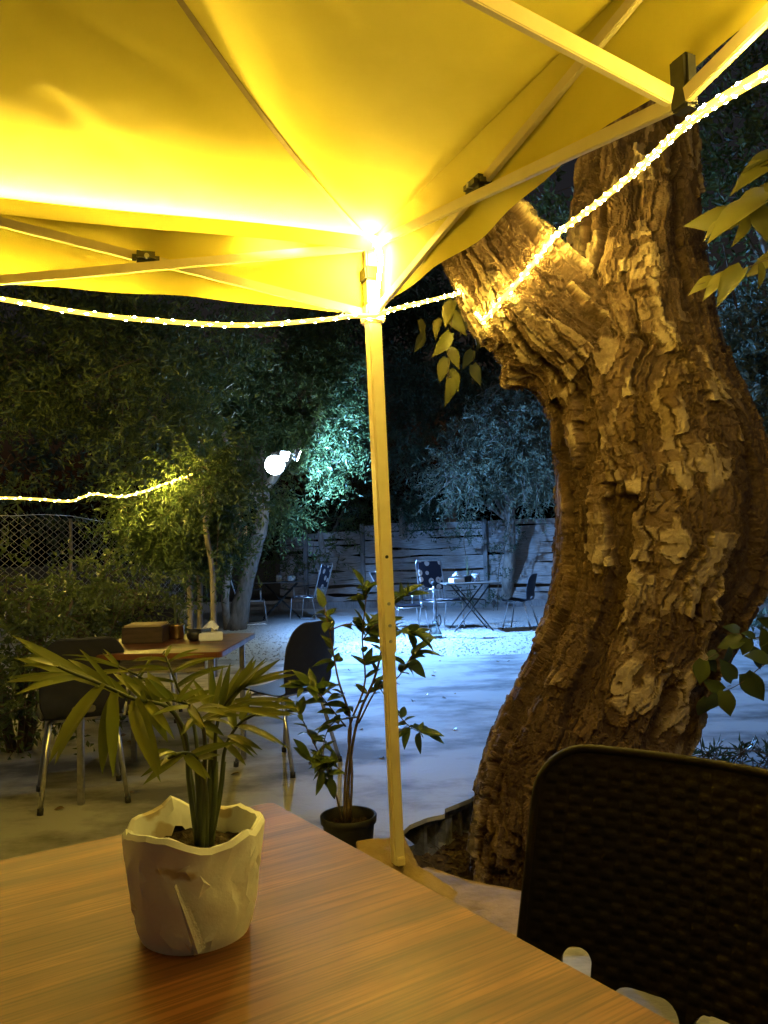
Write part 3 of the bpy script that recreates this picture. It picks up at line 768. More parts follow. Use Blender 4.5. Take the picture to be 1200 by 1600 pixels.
def blob(px, py, Y, rx, rz, ry=None, w_=1.0):
    """centre by sight line at distance Y; radii in metres"""
    return (at(px, py, Y), (rx, ry or rx, rz), w_)
def pxm(px, Y): return px*Y/FPX

# ------ left lamp tree
b0 = gnd(368, 985, 0); b0.z = -.02; LT = b0.y
LAMP = at(438, 722, LT-1.5)+Vector((-.06, -.16, -.06))
t1 = empty('lamp_tree', b0, 0, 'pale leaning tree holding the white flood lamp in its leaves', 'tree')
trunk_part(t1, [b0, at(380, 930, LT), at(392, 880, LT), at(408, 820, LT), at(412, 770, LT+.2), at(400, 700, LT+.5)], [.19, .14, .125, .115, .10, .08], 'grey_trunk', seed=4)
for (pp, rr) in (([at(411, 790, LT), at(360, 700, LT), at(320, 600, LT+.3)], [.09, .06, .03]), ([at(410, 770, LT+.1), at(470, 690, LT+.2), at(520, 610, LT+.2)], [.08, .05, .02]), ([at(405, 730, LT+.4), at(430, 620, LT+.6), at(440, 540, LT+.8)], [.07, .05, .02])):
    trunk_part(t1, pp, rr, name='limb', n=7)
crown('crown', t1, [blob(430, 610, LT+.3, 1.0, .75, .8, 2.2), blob(500, 640, LT, .55, .7, .6, 1.3), blob(350, 590, LT, .9, .7, .8, 1.6), blob(400, 690, LT+.6, .8, .5, .4, 1.4),
                    blob(515, 720, LT, .28, .45, .3, .35), blob(440, 800, LT+.5, .35, .35, .3, .4), blob(520, 570, LT, .35, .5, .4, .7), blob(350, 700, LT+.5, .7, .5, .4, 1.), blob(480, 520, LT+.4, .6, .5, .5, .8)],
      44000, .10, .03, 'leaf_tree', 101, twigs=260, hang=.35)
# broken limb with fresh orange wood beside the lamp tree
t = empty('broken_stump', gnd(356, 985, 0), 0, 'broken limb end with orange split wood beside the leaning tree', 'broken limb')
mb = MB()
bb = at(372, 845, LT-.5)
trunk_part(t, [gnd(356, 985, 0), at(352, 930, LT-.4), at(362, 860, LT-.5), at(366, 835, LT-.5)], [.07, .06, .07, .10], material='pale_trunk', name='trunk', seed=9)
for (q, e, s) in (((352, 838), (356, 795), .09), ((362, 842), (374, 803), .11), ((374, 845), (386, 822), .08), ((364, 850), (352, 812), .07)):
    p0, p1 = at(*q, LT-.55), at(*e, LT-.6); part('splinter', MB().tube([p0, p0.lerp(p1, .5), p1], [s, s*.8, s*.12], 6), 'broken_wood', t)

# ------ dark big tree at far left
b0 = Vector((-6.9, 10.8, -.02))
t2 = empty('shadow_tree', b0, 0, 'large dim tree filling the dark left above the chain-link fence', 'tree')
trunk_part(t2, [b0, b0+Vector((.1, 0, 1.2)), b0+Vector((.3, .1, 2.4)), b0+Vector((.2, .2, 3.6))], [.18, .15, .13, .08], 'twig')
for k in range(6):
    a = k*1.05; s = b0+Vector((.2, .1, 1.8+.25*k)); e = s+Vector((math.cos(a)*1.6, math.sin(a)*1.0, 1.3)); trunk_part(t2, [s, s.lerp(e, .5)+Vector((0, 0, -.1)), e], [.06, .04, .015], 'twig', name='limb', n=6)
crown('crown', t2, [blob(60, 560, 10, 1.3, .9, 1.1, 2), blob(200, 600, 10, 1.2, 1.0, 1, 2), blob(150, 480, 10.5, 1.6, .9, 1, 2), blob(20, 680, 10, .9, .7, .8, 1.2), blob(300, 520, 10.8, 1.1, .8, 1, 1.4), blob(-120, 600, 10, 1.2, 1.2, 1, 1), blob(250, 690, 10.3, .8, .5, .6, .8)],
      44000, .11, .034, 'leaf_hedge', 111, twigs=260)

# ------ slim saplings in front of the lamp
SY = 8.2
spx = [(335, 985, 322, 830, 'slim pale sapling nearest the leaning tree, taller than its neighbours'), (296, 985, 290, 880, 'slim sapling left of the tallest sapling, behind the napkin box'), (310, 985, 308, 878, 'thin dark sapling between the two paler saplings')]
for k, (x0, y0, x1, y1, lab) in enumerate(spx):
    p = gnd(x0, y0, 0); p = at(x0, 1050, SY+.3*k); p.z = 0
    s = empty('sapling', p, 0, lab, 'sapling', 'slim saplings behind the wooden table')
    trunk_part(s, [p, at((x0+x1)/2+4, (y0+y1)/2, p.y), at(x1, y1, p.y), at(x1-6, y1-70, p.y)], [.035, .03, .028, .015], seed=k, n=7)
    cb = [[blob(330, 760, p.y, .45, .35, .4, 1.), blob(380, 735, p.y, .3, .25, .3, .6), blob(350, 820, p.y, .28, .3, .3, .7)],
          [blob(265, 820, p.y, .42, .35, .4, 1), blob(240, 790, p.y, .4, .3, .4, .8), blob(290, 860, p.y, .25, .25, .3, .5)],
          [blob(300, 800, p.y, .4, .35, .4, 1), blob(320, 850, p.y, .25, .3, .3, .5)]][k]
    crown('crown', s, cb, 8000, .085, .028, 'leaf_tree', 121+k, twigs=60, hang=.4)

# ------ hedge in front of the chain-link fence
hs = [('broad dark bush at the left edge with leaves hanging over the floor', [blob(40, 1010, 5.2, .55, .42, .5, 2), blob(20, 945, 5.4, .5, .25, .4, 1.2), blob(60, 1090, 5.0, .28, .2, .3, .7), blob(-120, 980, 5.2, .5, .6, .5, 1)], (30, 1180, 5.2), 8500),
      ('leafy dark bush behind the dark wooden box on the table', [blob(180, 925, 6.3, .5, .30, .45, 2), blob(130, 960, 6.2, .35, .3, .4, 1), blob(215, 940, 6.4, .35, .3, .3, .8), blob(100, 930, 6.4, .4, .2, .4, .6)], (165, 1110, 6.3), 8000)]
for k, (lab, bl, bp, n) in enumerate(hs):
    p = at(*bp); p.z = 0
    s = empty('hedge_bush', p, 0, lab, 'bush', 'bushes along the chain-link fence')
    for j in range(5):
        a = j*1.3; e = p+Vector((math.cos(a)*.35, math.sin(a)*.25, .95)); trunk_part(s, [p+Vector((math.cos(a)*.05, math.sin(a)*.05, -.02)), p.lerp(e, .5), e], [.022, .018, .008], 'twig', 'stem', n=6)
    crown('crown', s, bl, n, .062, .026, 'leaf_hedge', 141+k, twigs=160)

# ------ trees behind the plank fence
def back_tree(name, lab, px, Y, blobs, n, L, W, m, seed, limbs, rt=.14, tw=220, twm='twig', **kw):
    p = at(px, 960, Y); p.z = -.2
    s = empty(name, p, 0, lab, 'tree', 'trees behind the plank fence')
    c = Vector(blobs[0][0])
    trunk_part(s, [p, p.lerp(c, .5)+Vector((.1, 0, 0)), c], [rt, rt*.8, rt*.4])
    for e in limbs:
        q = at(*e); st = p.lerp(c, .6); trunk_part(s, [st, st.lerp(q, .5)+Vector((0, 0, .15)), q], [rt*.4, rt*.25, .012], twm, 'limb', n=6)
    crown('crown', s, blobs, n, L, W, m, seed, twigs=tw, twig_mat=twm, **kw); return s
back_tree('grey_tree', 'grey-green tree with pale drooping twigs above the plank fence', 790, 17.6,
          [blob(790, 700, 16.0, 1.1, .8, .7, 2), blob(730, 740, 15.6, .7, .6, .6, 1.3), blob(840, 745, 15.6, .6, .5, .5, 1.2), blob(800, 640, 17.5, 1.1, .6, .8, 1.), blob(870, 690, 17.2, .8, .8, .8, 1)],
          24000, .12, .032, 'leaf_grey', 161, [(720, 690, 17.8), (760, 650, 18), (840, 690, 17.6), (700, 770, 17.6), (830, 790, 17.5)], tw=500, twm='pale_trunk', hang=.5)
back_tree('conifer', 'dark conifer spilling over the middle of the plank fence', 630, 18.8,
          [blob(625, 790, 17.6, .9, .45, .5, 1.5), blob(630, 700, 17.2, .9, .8, .7, 1.6), blob(610, 600, 17.2, .9, .8, .7, 1.4), blob(670, 590, 17.6, .9, .9, .7, 1.2), blob(560, 680, 17.6, .7, .9, .6, 1.)],
          26000, .12, .03, 'leaf_conifer', 171, [(560, 700, 18.6), (680, 700, 18.6)], hang=.5)
back_tree('dark_tree', 'dark leafy tree behind the fence, left of the tent pole', 500, 19.0,
          [blob(500, 830, 18.2, 1.3, .8, .6, 2), blob(540, 740, 19, 1.0, 1.1, .7, 1.5), blob(440, 850, 18.3, .8, .6, .6, 1)],
          12000, .12, .03, 'leaf_tree', 181, [(460, 780, 18.6), (560, 760, 18.6)])
back_tree('night_tree', 'tall black tree mass highest behind the fence and trunk', 700, 23,
          [blob(700, 540, 22, 2.6, 1.6, 1, 2), blob(600, 480, 23, 2.5, 1.5, 1, 1.5), blob(850, 620, 22, 2.2, 1.8, 1, 1.5), blob(400, 640, 23, 3., 2., 1, 1.5), blob(1000, 700, 22, 2.5, 2, 1, 1.2), blob(180, 740, 23, 3, 2.2, 1, 1.2)],
          30000, .26, .09, 'leaf_conifer', 191, [(600, 560, 22), (800, 600, 22)], rt=.2)
# ------ foliage at the right of the big tree
def right_tree(lab, base_px, Y, blobs, n, L, W, m, seed, limbs, grp='leafy trees right of the old tree'):
    p = at(base_px, 1000, Y); p.z = -.02
    s = empty('leafy_tree', p, 0, lab, 'tree', grp); c = Vector(blobs[0][0])
    trunk_part(s, [p, p.lerp(c, .5), c], [.07, .06, .03], n=8)
    for e in limbs:
        q = at(*e); st = p.lerp(c, .75); trunk_part(s, [st, st.lerp(q, .5), q], [.025, .018, .006], 'twig', 'limb', n=6)
    crown('crown', s, blobs, n, L, W, m, seed, twigs=120); return s
right_tree('pale green tree lit bluish, right of the old trunk at half height', 1290, 7.6,
           [blob(1160, 560, 7.4, .55, .55, .5, 2), blob(1190, 680, 7.2, .35, .4, .4, 1.2), blob(1140, 430, 7.6, .45, .45, .5, 1.3), blob(1230, 500, 7.4, .6, .8, .5, 1), blob(1120, 500, 7.6, .3, .3, .3, .6), blob(1200, 780, 7.2, .3, .3, .3, .5)],
           16000, .085, .045, 'leaf_grey', 201, [(1110, 480, 7.5), (1180, 620, 7.4), (1130, 380, 7.6)])
right_tree('dark upper tree behind the lit rope at the right edge', 1420, 9.5,
           [blob(1150, 260, 9, .9, .7, .7, 2), blob(1180, 140, 9.2, 1.0, .7, .7, 1.5), blob(1250, 330, 9, .9, .9, .7, 1.2), blob(880, 330, 9.5, .35, .5, .4, .5)],
           8000, .1, .05, 'leaf_hedge', 211, [(1120, 300, 9), (1200, 200, 9)])
# ------ low weeds at right: pit edge and by the fence
def weed(name, lab, cat, px, py, Y, n, L, W, m, seed, rx, rz, grp=None):
    p = at(px, py, Y); p.z = max(p.z, -.02) if Y > 5 else p.z
    s = empty(name, p, 0, lab, cat, grp)
    crown('foliage', s, [(p+Vector((0, 0, rz*.9)), (rx, rx*.6, rz), 1)], n, L, W, m, seed, twigs=30, spread=.6)
weed('weed_clump', 'dark spiky weeds at the slab edge behind the woven chair', 'weeds', 1175, 1205, 4.35, 420, .075, .016, 'leaf_dark_vine', 301, .36, .06)
weed('weed_clump', 'small dark weeds between the trunk and the woven chair', 'weeds', 1095, 1208, 4.3, 90, .07, .012, 'leaf_dark_vine', 302, .10, .05)
weed('broadleaf_plant', 'pale broad-leaved plant by the far fence right of the trunk', 'plant', 1165, 985, 10.4, 260, .16, .11, 'leaf_grey', 303, .45, .2)

# ------ hanging vine sprays (each leaf is a part)
VL = [leaf_shape('leaf', .085, .041, 'leaf_vine', droop=.18, fold=.5, heart=True), leaf_shape('leaf', .075, .040, 'leaf_vine', droop=.45, fold=.25, heart=True), leaf_shape('leaf', .08, .04, 'leaf_vine', droop=.3, fold=.8, heart=True)]
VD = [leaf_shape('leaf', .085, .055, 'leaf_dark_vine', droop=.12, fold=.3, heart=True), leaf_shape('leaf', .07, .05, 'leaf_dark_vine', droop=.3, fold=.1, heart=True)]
def spray(name, lab, stem_pts, leaves, meshes, rs=.0025, cat='vine', group=None, seed=1, smat='twig'):
    rg = random.Random(seed); root = empty(name, stem_pts[0], 0, lab, cat, group)
    sp = spline(stem_pts, max(8, len(stem_pts)*5)); part('stem', MB().tube(sp, [rs*(1-.6*i/len(sp)) for i in range(len(sp))], 5), smat, root)
    inv = wm(root).inverted()
    for i, (p, d, n, s) in enumerate(leaves):
        put('leaf', meshes[rg.randrange(len(meshes))], root, inv @ frame_mat(p, d, n, s))
    return root
def px_leaves(lst, Y, seed=1):
    """lst: (base px, base py, tip px, tip py, scale in m)"""
    rg = random.Random(seed); out = []
    for (x0, y0, x1, y1) in lst:
        Yo = Y+rg.uniform(-.05, .05); a = at(x0, y0, Yo); b = at(x1, y1, Yo+rg.uniform(-.03, .03)); d = b-a
        nrm = Vector((rg.uniform(-1, 1), -1, rg.uniform(-.4, 1.2))); out.append((a, d, nrm, d.length/.08))
    return out
spray('hanging_vine', 'yellow-lit heart-leaved vine hanging between the tent pole and the cut limb', [at(712, 440, 3.55), at(706, 500, 3.5), at(700, 560, 3.48), at(704, 620, 3.48)],
      px_leaves([(708, 470, 694, 508), (704, 488, 726, 522), (702, 520, 680, 556), (702, 545, 722, 575), (698, 560, 686, 596), (704, 578, 724, 606), (703, 592, 706, 632), (712, 462, 728, 492), (690, 500, 676, 530)], 3.5, 3), VL)
spray('hanging_vine', 'second fainter vine strand of heart leaves, left of the cut limb and behind', [at(735, 470, 3.95), at(740, 530, 3.95), at(738, 600, 3.95)],
      px_leaves([(735, 490, 720, 520), (738, 520, 752, 548), (738, 548, 724, 574), (739, 570, 750, 600), (660, 520, 650, 550), (655, 500, 668, 530)], 3.95, 4), VL)
spray('leaf_branch', 'yellow-lit leafy branch at the upper right edge', [at(1260, 240, 2.6), at(1215, 285, 2.62), at(1180, 320, 2.64), at(1130, 345, 2.65)],
      px_leaves([(1215, 240, 1160, 262), (1205, 262, 1140, 292), (1210, 290, 1178, 300), (1195, 300, 1142, 330), (1190, 318, 1108, 362), (1150, 340, 1080, 348), (1185, 322, 1192, 372), (1165, 335, 1162, 382), (1230, 260, 1190, 250), (1130, 345, 1092, 366)], 2.62, 5), VL, cat='branch', group='vine branches at the right edge')
spray('leaf_branch', 'lower yellow-lit leafy branch crossing beside the old trunk at right', [at(1260, 380, 2.7), at(1200, 405, 2.72), at(1150, 425, 2.74), at(1090, 445, 2.75)],
      px_leaves([(1200, 408, 1168, 430), (1160, 420, 1118, 470), (1140, 428, 1098, 462), (1118, 436, 1076, 448), (1185, 412, 1190, 450), (1225, 395, 1185, 398), (1230, 400, 1226, 450)], 2.72, 6), VL, cat='branch', group='vine branches at the right edge')
spray('dark_branch', 'dark heart-leaved branch silhouetted on the blue floor at right', [at(1260, 1000, 3.0), at(1195, 1038, 3.02), at(1150, 1072, 3.03), at(1090, 1095, 3.04)],
      px_leaves([(1145, 1062, 1128, 1032), (1165, 1052, 1192, 1095), (1132, 1080, 1138, 1128), (1130, 1078, 1100, 1064), (1105, 1090, 1094, 1128), (1190, 1040, 1175, 1000), (1200, 1030, 1165, 1018), (1120, 1085, 1106, 1118), (1215, 1020, 1190, 985)], 3.02, 7), VD, cat='branch', group='dark branches at the right edge')
spray('dark_branch', 'upper dark leafy branch close to the trunk edge at right', [at(1260, 950, 3.05), at(1200, 990, 3.05), at(1150, 1005, 3.05), at(1095, 1035, 3.05)],
      px_leaves([(1160, 1000, 1122, 1010), (1140, 1012, 1130, 1040), (1120, 1020, 1098, 1030), (1100, 1032, 1092, 1068), (1180, 995, 1160, 985), (1200, 990, 1186, 1010), (1170, 998, 1158, 1028), (1155, 985, 1128, 975), (1215, 975, 1185, 968), (1105, 1030, 1120, 1050)], 3.05, 8), VD, cat='branch', group='dark branches at the right edge')

# ================================================================== ROPE LIGHTS
def rope(name, lab, pts, r=.0085, n=120, material='rope_glow', group='yellow rope lights', step=.024):
    sp = spline(pts, n); root = empty(name, sp[0], 0, lab, 'rope light', group)
    if material == 'added_rope_glow': part('glowing_tube', MB().tube(sp, r, 6), material, root, True); return root
    part('sleeve', MB().tube(sp, r*.92, 8), 'rope_sleeve', root, True)
    L = [0]
    for a, b in zip(sp, sp[1:]): L.append(L[-1]+(b-a).length)
    nb = int(L[-1]/step); bd = MB(); i = 0
    for k in range(nb):
        q = (k+.5)*step
        while L[i+1] < q: i += 1
        p = sp[i].lerp(sp[i+1], (q-L[i])/(L[i+1]-L[i])); t = (sp[i+1]-sp[i]).normalized()
        sx = t.cross(Vector((0, 0, 1))).normalized(); sz = sx.cross(t); a = k*2.4+.4*math.sin(k*1.7)
        p = p+(sx*math.cos(a)+sz*math.sin(a))*r*.72; h = r*.40
        bd.tube([p-t*h*1.3, p-t*h*.8, p+t*h*.8, p+t*h*1.3], [h*.3, h, h, h*.3], 6)
    b = part('led_beads', bd, material, root); b['kind'] = 'stuff'
    return root
leftfar = Cxy+Ld*SIDE; inL = Rd*.05
sl = Vector((C.x, C.y, ZE-.275))
rl = [leftfar+Vector((0, 0, ZE-.27))+Rd*.05, at(-150, 448, 2.33), at(0, 467, 2.40), at(110, 486, 2.48), at(230, 500, 2.56), at(380, 508, 2.65), at(500, 500, 2.73), at(548, 494, 2.755), at(585, 493, 2.755), at(612, 484, 2.80), at(670, 470, 3.05), at(725, 456, 3.42), at(760, 447, 3.6)]
rope('rope_light', 'glowing yellow rope light sagging under the left valance to the tent pole', rl, n=150)
w0 = on_tree(757, 500, .012); w1 = on_tree(790, 462, .014); w2 = on_tree(828, 418, .016); w3 = on_tree(862, 375, .02)
trp = [p for p in (on_tree(742, 488, .010), on_tree(749, 496, .011)) if p is not None]+[p for p in (w0, w1, w2, w3) if p is not None]+[at(880, 358, 3.02), at(930, 320, 2.75), at(1000, 262, 2.25), at(1080, 188, 1.66), at(1200, 112, 1.25), at(1340, 30, .98), corners[3]+Vector((0, 0, ZE-.25))-Rd*.25]
rope('rope_light', 'glowing rope light over the cut limb, crossing the old trunk to the right edge', trp, n=150, r=.0105)
knot = [on_tree(x, y, .010) for x, y in ((757, 506), (751, 522), (752, 545))]; knot = [k for k in knot if k]
if len(knot) > 2: rope('rope_light', 'short end of glowing rope hanging down the cut limb face', knot, n=14, r=.004)
ev_ = [corners[1]+Rd*.045-Ld*.05+Vector((0, 0, ZE-.042)), corners[0]+Rd*.045+Ld*.08+Vector((0, 0, ZE-.042))]
rope('rope_light', 'unseen rope light added in the eave fold to brighten the canopy above the left valance', [ev_[0], ev_[0].lerp(ev_[1], .33), ev_[0].lerp(ev_[1], .66), ev_[1], corners[0]+Rd*.11+Ld*.05+Vector((0, 0, ZE-.03)), corners[0]+Rd*.13+Ld*.015+Vector((0, 0, ZE-.10)), corners[0]+Rd*.10+Ld*.01+Vector((0, 0, ZE-.18)), corners[0]+Rd*.06+Ld*.01+Vector((0, 0, ZE-.25))], n=90, r=.007, material='added_rope_glow')  # unseen rope added for the bright band on the canopy above the eave

# ================================================================== CHAIN-LINK FENCE with its rope
fa = Vector((-4.3, 6.2, 0)); fb = Vector((-3.0, 12.4, 0)); fd = (fb-fa); FLn = fd.length; fd.normalize(); FH = 1.72
cf = empty('chain_link_fence', fa, math.atan2(fd.y, fd.x), 'sagging chain-link fence behind the bushes at left', 'fence')
cell = .075; rows = int(FH/cell*2)
zz = MB().tube([Vector((cell*1.04*(j % 2), .004*(1 if j % 2 else -1), .04+j*cell/2)) for j in range(rows)], .0030, 4, False).mesh('wire', 'galvanised')
for k in range(int(FLn/cell)): put('wire', zz, cf, Matrix.Translation((k*cell, .006*(k % 2), cell/2*(k % 2))))
for k in range(5):
    part('post', MB().tube([(k*FLn/4, 0, -.02), (k*FLn/4, 0, FH-.02)], .020, 8), 'dark_wood', cf, True, world=False)
part('top_rail', MB().tube([(x*FLn/12, 0, FH-.01+0.03*math.sin(x*1.4)) for x in range(13)], .004, 6), 'galvanised', cf, True, world=False)
pts = [at(-160, 770, 5.9), at(-60, 780, 6.3), at(0, 778, 6.6), at(60, 780, 6.8), at(110, 783, 7.0), at(145, 772, 7.2), at(190, 776, 7.4), at(230, 766, 7.7), at(270, 752, 8.0), at(300, 741, 8.2)]
rope('rope_light', 'yellow rope light draped along the top of the chain-link fence', pts, n=110, r=.011, material='rope_glow_dim', step=.04)

# ================================================================== FLOOD LAMP
lp = at(438, 722, LT-1.5)
fl = empty('flood_lamp', lp, 0, 'white glaring flood lamp among the leaves of the leaning tree', 'lamp')
def added_flood_head(off, target, watts, size, blend):
    p = lp+Vector(off); aim = (Vector(target)-p).normalized(); Rm = frame_mat(p, aim, Vector((0, 0, 1)))
    tr = lambda mb: MB().add([Rm @ Vector(q) for q in mb.v], mb.f)
    hd = part('housing', tr(MB().box((0, -.03, 0), (.20, .05, .16), bev=.01)), 'black_plastic', fl)
    part('lens', tr(MB().box((0, .001, 0), (.17, .008, .13))), 'flood_panel', hd)
    fins = MB()
    for k in range(6): fins.box((-.075+.03*k, -.065, 0), (.006, .025, .14))
    part('cooling_fins', tr(fins), 'black_plastic', hd)
    ld = bpy.data.lights.new('added_flood_beam', 'SPOT'); ld.energy = watts; ld.color = FLOOD_COL; ld.spot_size = rad(size); ld.spot_blend = blend; ld.shadow_soft_size = .06
    lo_ = bpy.data.objects.new('added_flood_beam', ld); COL.objects.link(lo_); lo_.parent = fl
    zaxis = -aim; xx = zaxis.cross(Vector((0, 0, 1))).normalized(); yy = zaxis.cross(xx)
    ml = Matrix((xx, yy, zaxis)).transposed().to_4x4(); ml.translation = Vector(off)+aim*.05
    lo_.matrix_basis = ml
added_flood_head((.03, .26, .12), (3.4, 8.2, 0), FLOOD_W*.95, 90, .5)  # added aimed head that makes the blue pool on the slab
added_flood_head((.24, .30, .12), (4.2, 13.2, .6), FLOOD_W*.38, 178, .6)  # added wide head to light the fence and right-hand foliage
bl_ = lp+Vector((-.06, -.16, -.06))
bu = part('globe', MB().lathe([(.05, .135), (.105, .11), (.142, .04), (.145, -.025), (.115, -.09), (.065, -.13), (.002, -.145)], bl_, 18), 'bulb_glow', fl, True)
part('globe_socket', MB().lathe([(.052, .13), (.05, .18), (.02, .20)], bl_, 12, capt=True), 'black_plastic', fl)
pd_ = bpy.data.lights.new('bulb_light', 'POINT'); pd_.energy = 1300; pd_.color = (.5, .78, 1.0); pd_.shadow_soft_size = .06
po_ = bpy.data.objects.new('bulb_light', pd_); COL.objects.link(po_); po_.parent = fl; po_.location = Vector((-.06, -.16, -.06)); pd_.shadow_soft_size = .12
part('bracket', MB().tube([lp+Vector((-.06, -.16, .12)), lp+Vector((-.05, .10, .10)), lp+Vector((.0, .04, .12)), lp+Vector((.08, .06, .13)), lp+Vector((.18, .03, .12))], .012, 6), 'dull_steel', fl)

# ================================================================== PLANK FENCE
FA = at(440, 940, 18.6); FB = at(1330, 930, 15.8); FA.z = FB.z = 0
fdv = (FB-FA); FL2 = fdv.length; fdv.normalize()
pf = empty('plank_fence', FA, math.atan2(fdv.y, fdv.x), 'weathered grey horizontal plank fence across the back of the yard', 'fence')
prg = random.Random(4)
def plank_mesh(L, H, T, seed):
    rg = np.random.default_rng(seed); n = 14; V = []; F = []
    top = H/2+H*.16*np.interp(np.linspace(0, 1, n), np.linspace(0, 1, 5), rg.normal(size=5)*.8); bot = -H/2+H*.16*np.interp(np.linspace(0, 1, n), np.linspace(0, 1, 5), rg.normal(size=5)*.8)
    bow = T*.5*np.interp(np.linspace(0, 1, n), np.linspace(0, 1, 4), rg.normal(size=4))
    for i in range(n):
        x = L*i/(n-1)
        V += [(x, -T/2+bow[i], bot[i]), (x, -T/2+bow[i], top[i]), (x, T/2+bow[i], top[i]), (x, T/2+bow[i], bot[i])]
    for i in range(n-1):
        for k in range(4): F.append((i*4+k, (i+1)*4+k, (i+1)*4+(k+1) % 4, i*4+(k+1) % 4))
    F += [(0, 1, 2, 3), tuple((n-1)*4+k for k in (3, 2, 1, 0))]
    return mk_mesh('plank', V, F, 'weathered_wood')
posts_px = [480, 569, 760, 960, 1160]
def fence_s(px):
    d = ray(px, 900); # intersect sight line with the fence plane in plan
    den = d.x*fdv.y-d.y*fdv.x; t = (FA.x*fdv.y-FA.y*fdv.x)/den; p = Vector((d.x*t, d.y*t, 0)); return (p-FA).dot(fdv)
ps = [0]+[fence_s(x) for x in posts_px]+[FL2]
for k in range(len(ps)-1):
    s0, s1 = ps[k], ps[k+1]; z = .10+prg.uniform(0, .05); top = 2.0 if k >= 3 else (1.86 if k == 2 else 1.7)
    while z < top:
        H = prg.uniform(.10, .24); 
        if z+H > top+.04: break
        gap = prg.choice([.008, .015, .03, .05, .02])
        tilt = prg.uniform(-.008, .008)-(.006 if k < 3 else 0)
        put('plank', plank_mesh(s1-s0+.03, H, .025, prg.randrange(9999)), pf, Matrix.Translation((s0-.015, prg.uniform(-.015, .005), z+H/2)) @ Matrix.Rotation(tilt, 4, 'Y'))
        z += H+gap
    part('post', MB().box((s1, -.075, .93), (.09, .09, 1.92), bev=.006), 'post_wood', pf, world=False)
    part('sleeper', MB().box(((s0+s1)/2, -.20, .06), (s1-s0-.02, .16, .18), bev=.01), 'post_wood', pf, world=False)
# climbing plants on the fence
def climber(lab, pxs, n, seed):
    p = at(pxs[0][0], 965, 16.2); p.z = 0
    s = empty('climbing_plant', p, 0, lab, 'climber', 'climbers on the plank fence')
    part('stem', MB().tube(spline([p]+[at(x, y, 16.3) for x, y in pxs], 16), .008, 5), 'twig', s)
    crown('foliage', s, [blob(x, y, 16.3, .22, .28, .12, 1) for x, y in pxs], n, .06, .025, 'leaf_conifer', seed, twigs=20)
climber('green climber left of the middle fence post', [(735, 930), (730, 880), (725, 840), (740, 815)], 900, 401)
climber('green climber right of the middle fence post', [(778, 930), (780, 885), (790, 850), (798, 828)], 800, 402)

# ================================================================== SHELL CHAIRS
def shell_chair():
    root = empty('shell_chair', (0, 0, 0))
    prof = spline([Vector((0, .21, .425)), Vector((0, .17, .445)), Vector((0, .0, .43)), Vector((0, -.14, .425)), Vector((0, -.20, .47)), Vector((0, -.225, .58)), Vector((0, -.25, .70)), Vector((0, -.285, .83))], 60)
    PA = np.array([tuple(p) for p in prof]); tt = np.linspace(0, 1, 60)
    def halfw(V): return np.interp(V, [0, .05, .3, .45, .52, .62, .85, 1.0], [.19, .205, .21, .19, .18, .20, .205, .165])
    def pos(U, V):
        y = np.interp(V, tt, PA[:, 1]); z = np.interp(V, tt, PA[:, 2]); x = (U-.5)*2*halfw(V); u2 = ((U-.5)*2)**2
        seatw = np.clip(1-V/.48, 0, 1); backw = np.clip((V-.5)/.2, 0, 1)
        return np.stack([x, y+.035*u2*backw, z+.02*u2*seatw-.012*(1-u2)*seatw], 1)
    def sdf(U, V):
        x = (U-.5)*2*halfw(np.clip(V, 0, 1)); yb = V*.78
        hole = .0-(np.maximum(np.abs(x)-.055+.02, 0)**2+np.maximum(np.abs(yb-.445)-.03+.02, 0)**2+1e-9)**.5+.02
        # rounded outline
        cx = np.abs(x)-(halfw(np.clip(V, 0, 1))-.07); cy = np.abs(yb-.39)-(.39-.07)
        outl = np.hypot(np.maximum(cx, 0), np.maximum(cy, 0))-.0699
        return np.maximum(hole, outl)
    V, F = sdf_grid(41, 71, pos, sdf); N = grid_normals(V, F); V2, F2 = solid(V, F, N, .007)
    put('shell', mk_mesh('shell', V2, F2, 'shell_plastic', True), root)
    for sx in (-1, 1):
        for (y0, y1) in ((.12, .20), (-.13, -.24)):
            lg = put('leg', MB().tube([(sx*.13, y0*.6, .415), (sx*.155, y0, .405), (sx*.20, y1, .012)], .0115, 10).mesh('leg', 'steel', True), root)
            put('foot', MB().tube([(sx*.1985, y1*.995, .03), (sx*.2005, y1*1.002, .0)], .015, 10).mesh('foot', 'black_plastic', True), lg)
    put('crossbar', MB().tube([(-.13, .07, .412), (.13, .07, .412)], .0115, 8).mesh('crossbar', 'steel', True), root)
    put('crossbar', MB().tube([(-.13, -.08, .408), (.13, -.08, .408)], .0115, 8).mesh('crossbar', 'steel', True), root)
    return root
def mid_of(*p): return sum((Vector(q) for q in p), Vector())/len(p)
proto = shell_chair()
cA = mid_of(gnd(68, 1268), gnd(183, 1283), gnd(98, 1210), gnd(166, 1222)); cB = mid_of(gnd(470, 1210), gnd(533, 1172)) + Vector((-.21, -.02, 0))
cCx = at(235, 1050, 6.1); cD = gnd(812, 983)
def ang(d): return math.atan2(d.y, d.x)-math.pi/2
def place(o, p, rz, z=0):
    o.matrix_basis = Matrix.Translation(Vector((p.x, p.y, z))) @ Matrix.Rotation(rz, 4, 'Z'); return o
GC = 'black shell chairs'
place(proto, cA, rad(24)); tag(proto, 'black shell chair with steel legs, its back to us, behind the potted palm', 'chair', GC)
o = copy_tree(proto); place(o, cB, rad(54)); tag(o, 'black shell chair with steel legs beside the leafy shrub in the black pot', 'chair', GC)
o = copy_tree(proto); place(o, cCx, rad(190)); tag(o, 'black shell chair on the far side of the wooden table, mostly hidden', 'chair', GC)
